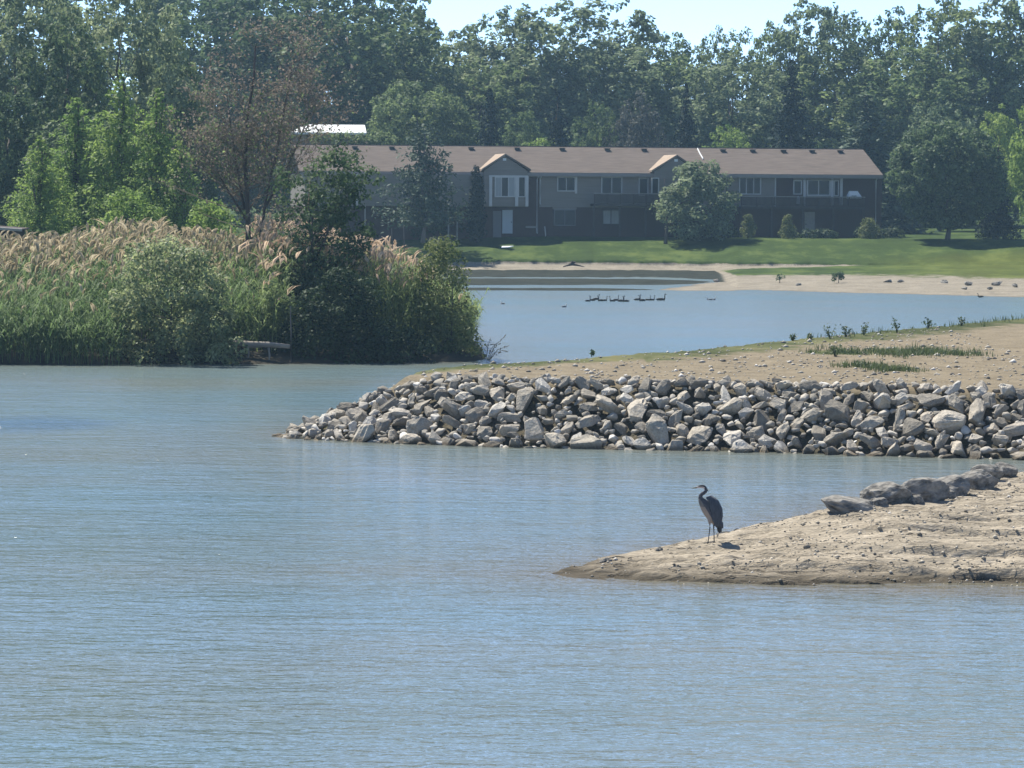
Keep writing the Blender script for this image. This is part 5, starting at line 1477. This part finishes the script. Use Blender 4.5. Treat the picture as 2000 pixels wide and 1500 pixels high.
# ---------------------------------------------------------------- birds
def gz_sand(px, py):
    for D in np.arange(57, 90, 0.02):
        v = at_d(px, py, D)
        if v.z <= sz(v.x, v.y): return v
M['heron_dark'] = plain('heron_dark', (0.036, 0.042, 0.054), (0.078, 0.086, 0.105), 14.0, 0.75, 0.25, 0.4, 0.01, (3, 3, .6))
M['heron_neck'] = plain('heron_neck', (0.055, 0.055, 0.065), (0.10, 0.095, 0.10), 25.0, 0.8, 0.2)
M['heron_breast'] = plain('heron_breast', (0.10, 0.09, 0.085), (0.24, 0.215, 0.19), 26.0, 0.85, 0.15, stretch=(2.5, 2.5, .35))
M['heron_belly'] = plain('heron_belly', (0.24, 0.19, 0.16), (0.36, 0.30, 0.25), 22.0, 0.85, 0.15, stretch=(2, 2, .5))
M['heron_face'] = plain('heron_face', (0.55, 0.45, 0.40), None, rough=0.8)
M['heron_crown'] = plain('heron_crown', (0.022, 0.024, 0.03), None, rough=0.7)
M['heron_bill'] = plain('heron_bill', (0.10, 0.085, 0.06), (0.16, 0.13, 0.08), 20.0, 0.5)
M['heron_leg'] = plain('heron_leg', (0.035, 0.035, 0.035), (0.06, 0.06, 0.058), 20.0, 0.7)

def cr(px, py): return ((px - 625) / 953.0, (1255 - py) / 953.0)      # from the close view to metres at the feet
def heron():
    g = gz_sand(1388.5, 1061)
    k = g.y / 61.7
    r = empty('heron', g, 0, (k, k, k))
    tag(r, 'tall slate-grey heron standing on the sand spit with its neck in an S', 'heron')
    b = MB()
    P = lambda px, py, y=0: Vector((cr(px, py)[0], y, cr(px, py)[1]))
    # bill, head, neck, breast and trunk as one spine; radii (in the picture plane, across)
    spine = [(246,313,.003,.003),(300,303,.007,.006),(352,291,.013,.010),(385,283,.020,.017),(420,274,.029,.025),(455,270,.033,.030),(490,275,.032,.029),(518,294,.030,.027),(533,325,.029,.027),(526,356,.030,.028),(498,380,.033,.030),(465,398,.034,.031),(442,425,.036,.033),(436,460,.040,.038),(448,500,.056,.052),(480,545,.082,.072),(525,600,.105,.092),(570,660,.118,.102),(612,725,.118,.104),(650,790,.104,.092),(682,850,.082,.075),(712,910,.056,.052),(738,960,.034,.036),(760,1010,.014,.022)]
    b.tube([P(x, y) for x, y, _, _ in spine], [(a, c) for _, _, a, c in spine], 16, up=(0, 1, 0), flat=1)
    # the tube's first axis lies across the bird: swap so that the wide radius is in the picture plane
    b2 = MB(); b2.tube([P(x, y) for x, y, _, _ in spine], [(c, a) for _, _, a, c in spine], 16, up=(0, 1, 0))
    b = b2
    for (hip, knee, foot, yy) in [((596,860),(602,975),(570,1250),-.05), ((672,880),(674,985),(684,1246),.05)]:
        f = P(*foot, yy)
        gz_ = 0
        b.tube([P(hip[0]-4, hip[1]-60, yy*.6), P(*hip, yy), P((hip[0]*.4+knee[0]*.6), (hip[1]*.45+knee[1]*.55), yy), P(*knee, yy), P((knee[0]*.6+foot[0]*.4)+2, knee[1]*.6+foot[1]*.4, yy), f, f+Vector((0,0,-.012))], [.05, .034, .017, .0125, .0095, .0105, .012], 9)
        for t in (2.7, 3.14, 3.6, 0.2):
            L = .085 if t > 1 else .05
            b.tube([f+Vector((0,0,.004)), f+Vector((math.cos(t)*L*.5, math.sin(t)*L*.5, .008)), f+Vector((math.cos(t)*L, math.sin(t)*L, -.004))], [.010, .008, .005], 6)
    me = b.mesh('body', M['heron_neck'], True)
    tmp = link('body_tmp', me)
    rm = tmp.modifiers.new('r', 'REMESH'); rm.mode = 'VOXEL'; rm.voxel_size = 0.0052
    sm = tmp.modifiers.new('s', 'SMOOTH'); sm.iterations = 3; sm.factor = .5
    dg = bpy.context.evaluated_depsgraph_get()
    me2 = bpy.data.meshes.new_from_object(tmp.evaluated_get(dg))
    bpy.data.objects.remove(tmp); me2.name = 'body'
    me2.materials.clear()
    for n in ('heron_neck', 'heron_breast', 'heron_belly', 'heron_face', 'heron_crown', 'heron_bill', 'heron_leg'): me2.materials.append(M[n])
    c = np.zeros(len(me2.polygons)*3, dtype=np.float32); me2.polygons.foreach_get('center', c); c = c.reshape(-1, 3)
    X = c[:,0]*953+625; Y = 1255-c[:,2]*953
    mi = np.zeros(len(c), int)
    mi[(Y > 480)] = 1
    mi[(Y > 620)] = 2
    mi[(Y > 480) & (X-400 > (Y-440)*.62) ] = 0
    mi[(Y > 925) & (X < 720)] = 6
    mi[(Y < 345) & (X < 372)] = 5
    mi[(Y < 340) & (X >= 372) & (X < 505) & (Y > 268)] = 3
    mi[(Y <= 268 + (X-380)*.06) & (X >= 380) & (X < 530) & (Y < 300)] = 4
    me2.polygons.foreach_set('material_index', mi.astype(np.int32)); smooth(me2); me2.update()
    link('body', me2, r)
    # folded wings: an upper shoulder shield and long flight feathers lying over the back
    for sgn in (-1, 1):
        w = MB()
        def feather(p, rad, mi=0):
            w.tube(p, rad, 8, up=(0, 1, 0))
        y = lambda v: sgn*v
        feather([P(540,470,y(.055)), P(600,470,y(.078)), P(662,560,y(.097)), P(706,680,y(.098)), P(735,800,y(.082)), P(752,900,y(.052)), P(765,960,y(.03))], [(.012,.018),(.022,.055),(.026,.105),(.026,.118),(.024,.095),(.018,.06),(.008,.02)])
        for k in range(6):
            x0, y0 = 610+k*26, 690+k*18
            feather([P(x0, y0, y(.095-.004*k)), P(x0+52+k*2, y0+130, y(.088-.006*k)), P(x0+98-k*6, y0+235-k*6, y(.058-.004*k)), P(x0+130-k*16, y0+300-k*22, y(.03))], [(.010,.018),(.014,.034),(.012,.03),(.004,.008)])
        o = w.build('wing', M['heron_dark'], r, True)
    t = MB()
    for k in range(5):
        t.tube([P(715+k*9, 900, (k-2)*.012), P(752+k*9, 990, (k-2)*.014), P(745+k*14, 1050+(k%3)*12, (k-2)*.012)], [(.010,.03),(.010,.03),(.004,.012)], 7, up=(0,1,0))
    t.build('tail', M['heron_crown'], r, True)
    for sgn in (-1, 1):
        e = MB(); q = P(418, 268, sgn*.0235); e.tube([q+Vector((0,-.003,0)), q+Vector((0,.003,0))], .006, 8, up=(0,0,1)); e.build('eye', M['reed_plume'] if False else M['heron_bill'], r)
    pl = MB()
    for k in range(3): pl.tube([P(500,282,(k-1)*.008), P(548,310+k*6,(k-1)*.010), P(572,350+k*10,(k-1)*.012)], [.006,.004,.0015], 5)
    pl.build('crest', M['heron_crown'], r)
heron()

M['goose_dark'] = plain('goose_dark', (0.035, 0.03, 0.028), (0.075, 0.065, 0.055), 8.0, 0.8, 0.2)
M['goose_black'] = plain('goose_black', (0.012, 0.012, 0.013), None, rough=0.6)
M['goose_white'] = plain('goose_white', (0.6, 0.58, 0.54), None, rough=0.8)
M['gull_grey'] = plain('gull_grey', (0.16, 0.165, 0.18), None, rough=0.8)
def swim_bird(scale, body, head, neck=1.0):
    """body and neck are one surface; bill, wing and chin patch are parts"""
    r = empty('goose', (0,0,0))
    sp = [(-.42,.10,.012,.02),(-.36,.10,.04,.05),(-.25,.10,.09,.11),(-.08,.095,.13,.15),(.1,.085,.135,.15),(.22,.10,.115,.12),(.29,.16,.075,.08),(.315,.16+.1*neck,.042,.045),(.32,.16+.2*neck,.034,.035),(.325,.16+.28*neck,.036,.036),(.345,.16+.335*neck,.046,.042),(.39,.16+.34*neck,.036,.034),(.42,.16+.33*neck,.018,.018)]
    b = MB(); b.tube([(x,0,z) for x,z,_,_ in sp], [(c*1.0, a) for _,_,a,c in sp], 10, up=(0,1,0))
    me = b.mesh('body', [M[body], M[head]], True)
    for p in me.polygons:
        if p.center.x > .27 and p.center.z > .2: p.material_index = 1
    o = link('body', me, r); CHILDREN.setdefault(r.name, []).append(o)
    MB().tube([(.41,0,.16+.33*neck),(.46,0,.155+.32*neck),(.485,0,.15+.315*neck)], [(.017,.018),(.014,.012),(.006,.006)], 7, up=(0,1,0)).build('bill', M['goose_black'], r, True)
    for s in (-1, 1): MB().tube([(.15,s*.10,.15),(0,s*.135,.14),(-.2,s*.11,.15),(-.40,s*.03,.15)], [(.01,.04),(.02,.075),(.018,.06),(.006,.015)], 7, up=(0,1,0)).build('wing', M['goose_dark' if body != 'gull_grey' else 'gull_grey'], r, True)
    MB().tube([(-.36,0,.10),(-.46,0,.12),(-.52,0,.13)], [(.05,.03),(.045,.02),(.02,.008)], 7, up=(0,1,0)).build('tail', M['goose_white' if body == 'gull_grey' else 'goose_black'], r, True)
    r.scale = (scale,)*3
    return r
ORD = ['first', 'second', 'third', 'fourth', 'fifth', 'sixth', 'seventh', 'eighth', 'ninth', 'tenth', 'eleventh', 'twelfth', 'thirteenth']
gs = [(1148,588,0),(1157,588,1),(1166,587,0),(1173,588,1),(1180,587,0),(1195,588,1),(1203,587,0),(1212,588,0),(1221,588,1),(1246,587,0),(1254,588,1),(1266,587,0),(1275,588,0),(1293,588,0)]
first = None
gr_ = random.Random(8)
for i, (px, py, back) in enumerate(gs):
    if first is None: g = first = swim_bird(.52, 'goose_dark', 'goose_black')
    else: g = copy_tree(first)
    v = on_z(px, py, 0); g.location = v + Vector((0, gr_.uniform(-1.5, 1.5), -.035))
    g.rotation_euler = (0, 0, (math.pi if back else 0) + gr_.uniform(-.5, .5))
    s = .52*gr_.uniform(.85, 1.05); g.scale = (s, s, s*1.45)
    tag(g, {0: 'dark goose leading the flock at its end nearest the reed bank', len(gs)-1: 'last goose of the dark flock, apart from the rest with its neck raised high'}.get(i, 'dark goose on the far water, ' + ORD[min(i, 12)] + ' in the flock counted from the reed bank'), 'goose', 'geese in the flock on the far water')
    if i == len(gs)-1: g.scale = (.72, .72, .85)
gull = swim_bird(.55, 'gull_grey', 'goose_white', .6)
kids = CHILDREN[gull.name]; gull.name = 'gull'; CHILDREN['gull'] = kids
for i, (px, py, lab) in enumerate([(1386,586,'pale waterbird beside a darker one off the end of the sand bar'),(1392,586,'darker of the two waterbirds off the end of the sand bar'),(1102,600,'single grey waterbird nearest to the reed side of the goose flock'),(982,594,'tiny pale waterbird alone close to the reed bank point')]):
    g = gull if i == 0 else copy_tree(gull)
    g.location = on_z(px, py, 0) + Vector((0,0,-.03)); g.rotation_euler = (0,0,[2.6,.4,.9,2.2][i]); tag(g, lab, 'waterbird', 'waterbirds apart from the flock')
g = copy_tree(first); v = on_z(1915, 580.5, .03); g.location = v; g.rotation_euler = (0,0,2.9); g.scale = (.5,.5,.5); tag(g, 'small dark bird at the water edge of the far sandy beach', 'goose')
# stick lying by the heron
# ---------------------------------------------------------------- air
def haze():
    m = bpy.data.materials.new('haze'); m.use_nodes = True
    nt = m.node_tree; nt.nodes.remove(nt.nodes['Principled BSDF'])
    v = nt.nodes.new('ShaderNodeVolumePrincipled')
    v.inputs['Color'].default_value = (0.5, 0.76, 1.0, 1)
    v.inputs['Density'].default_value = HAZE
    v.inputs['Anisotropy'].default_value = 0.2
    nt.links.new(v.outputs[0], nt.nodes['Material Output'].inputs['Volume'])
    o = MB().box(-560, 560, -60, 815, -2.75, 42).build('haze', m)
    tag(o, kind='stuff')
HAZE = 0.00019
haze()
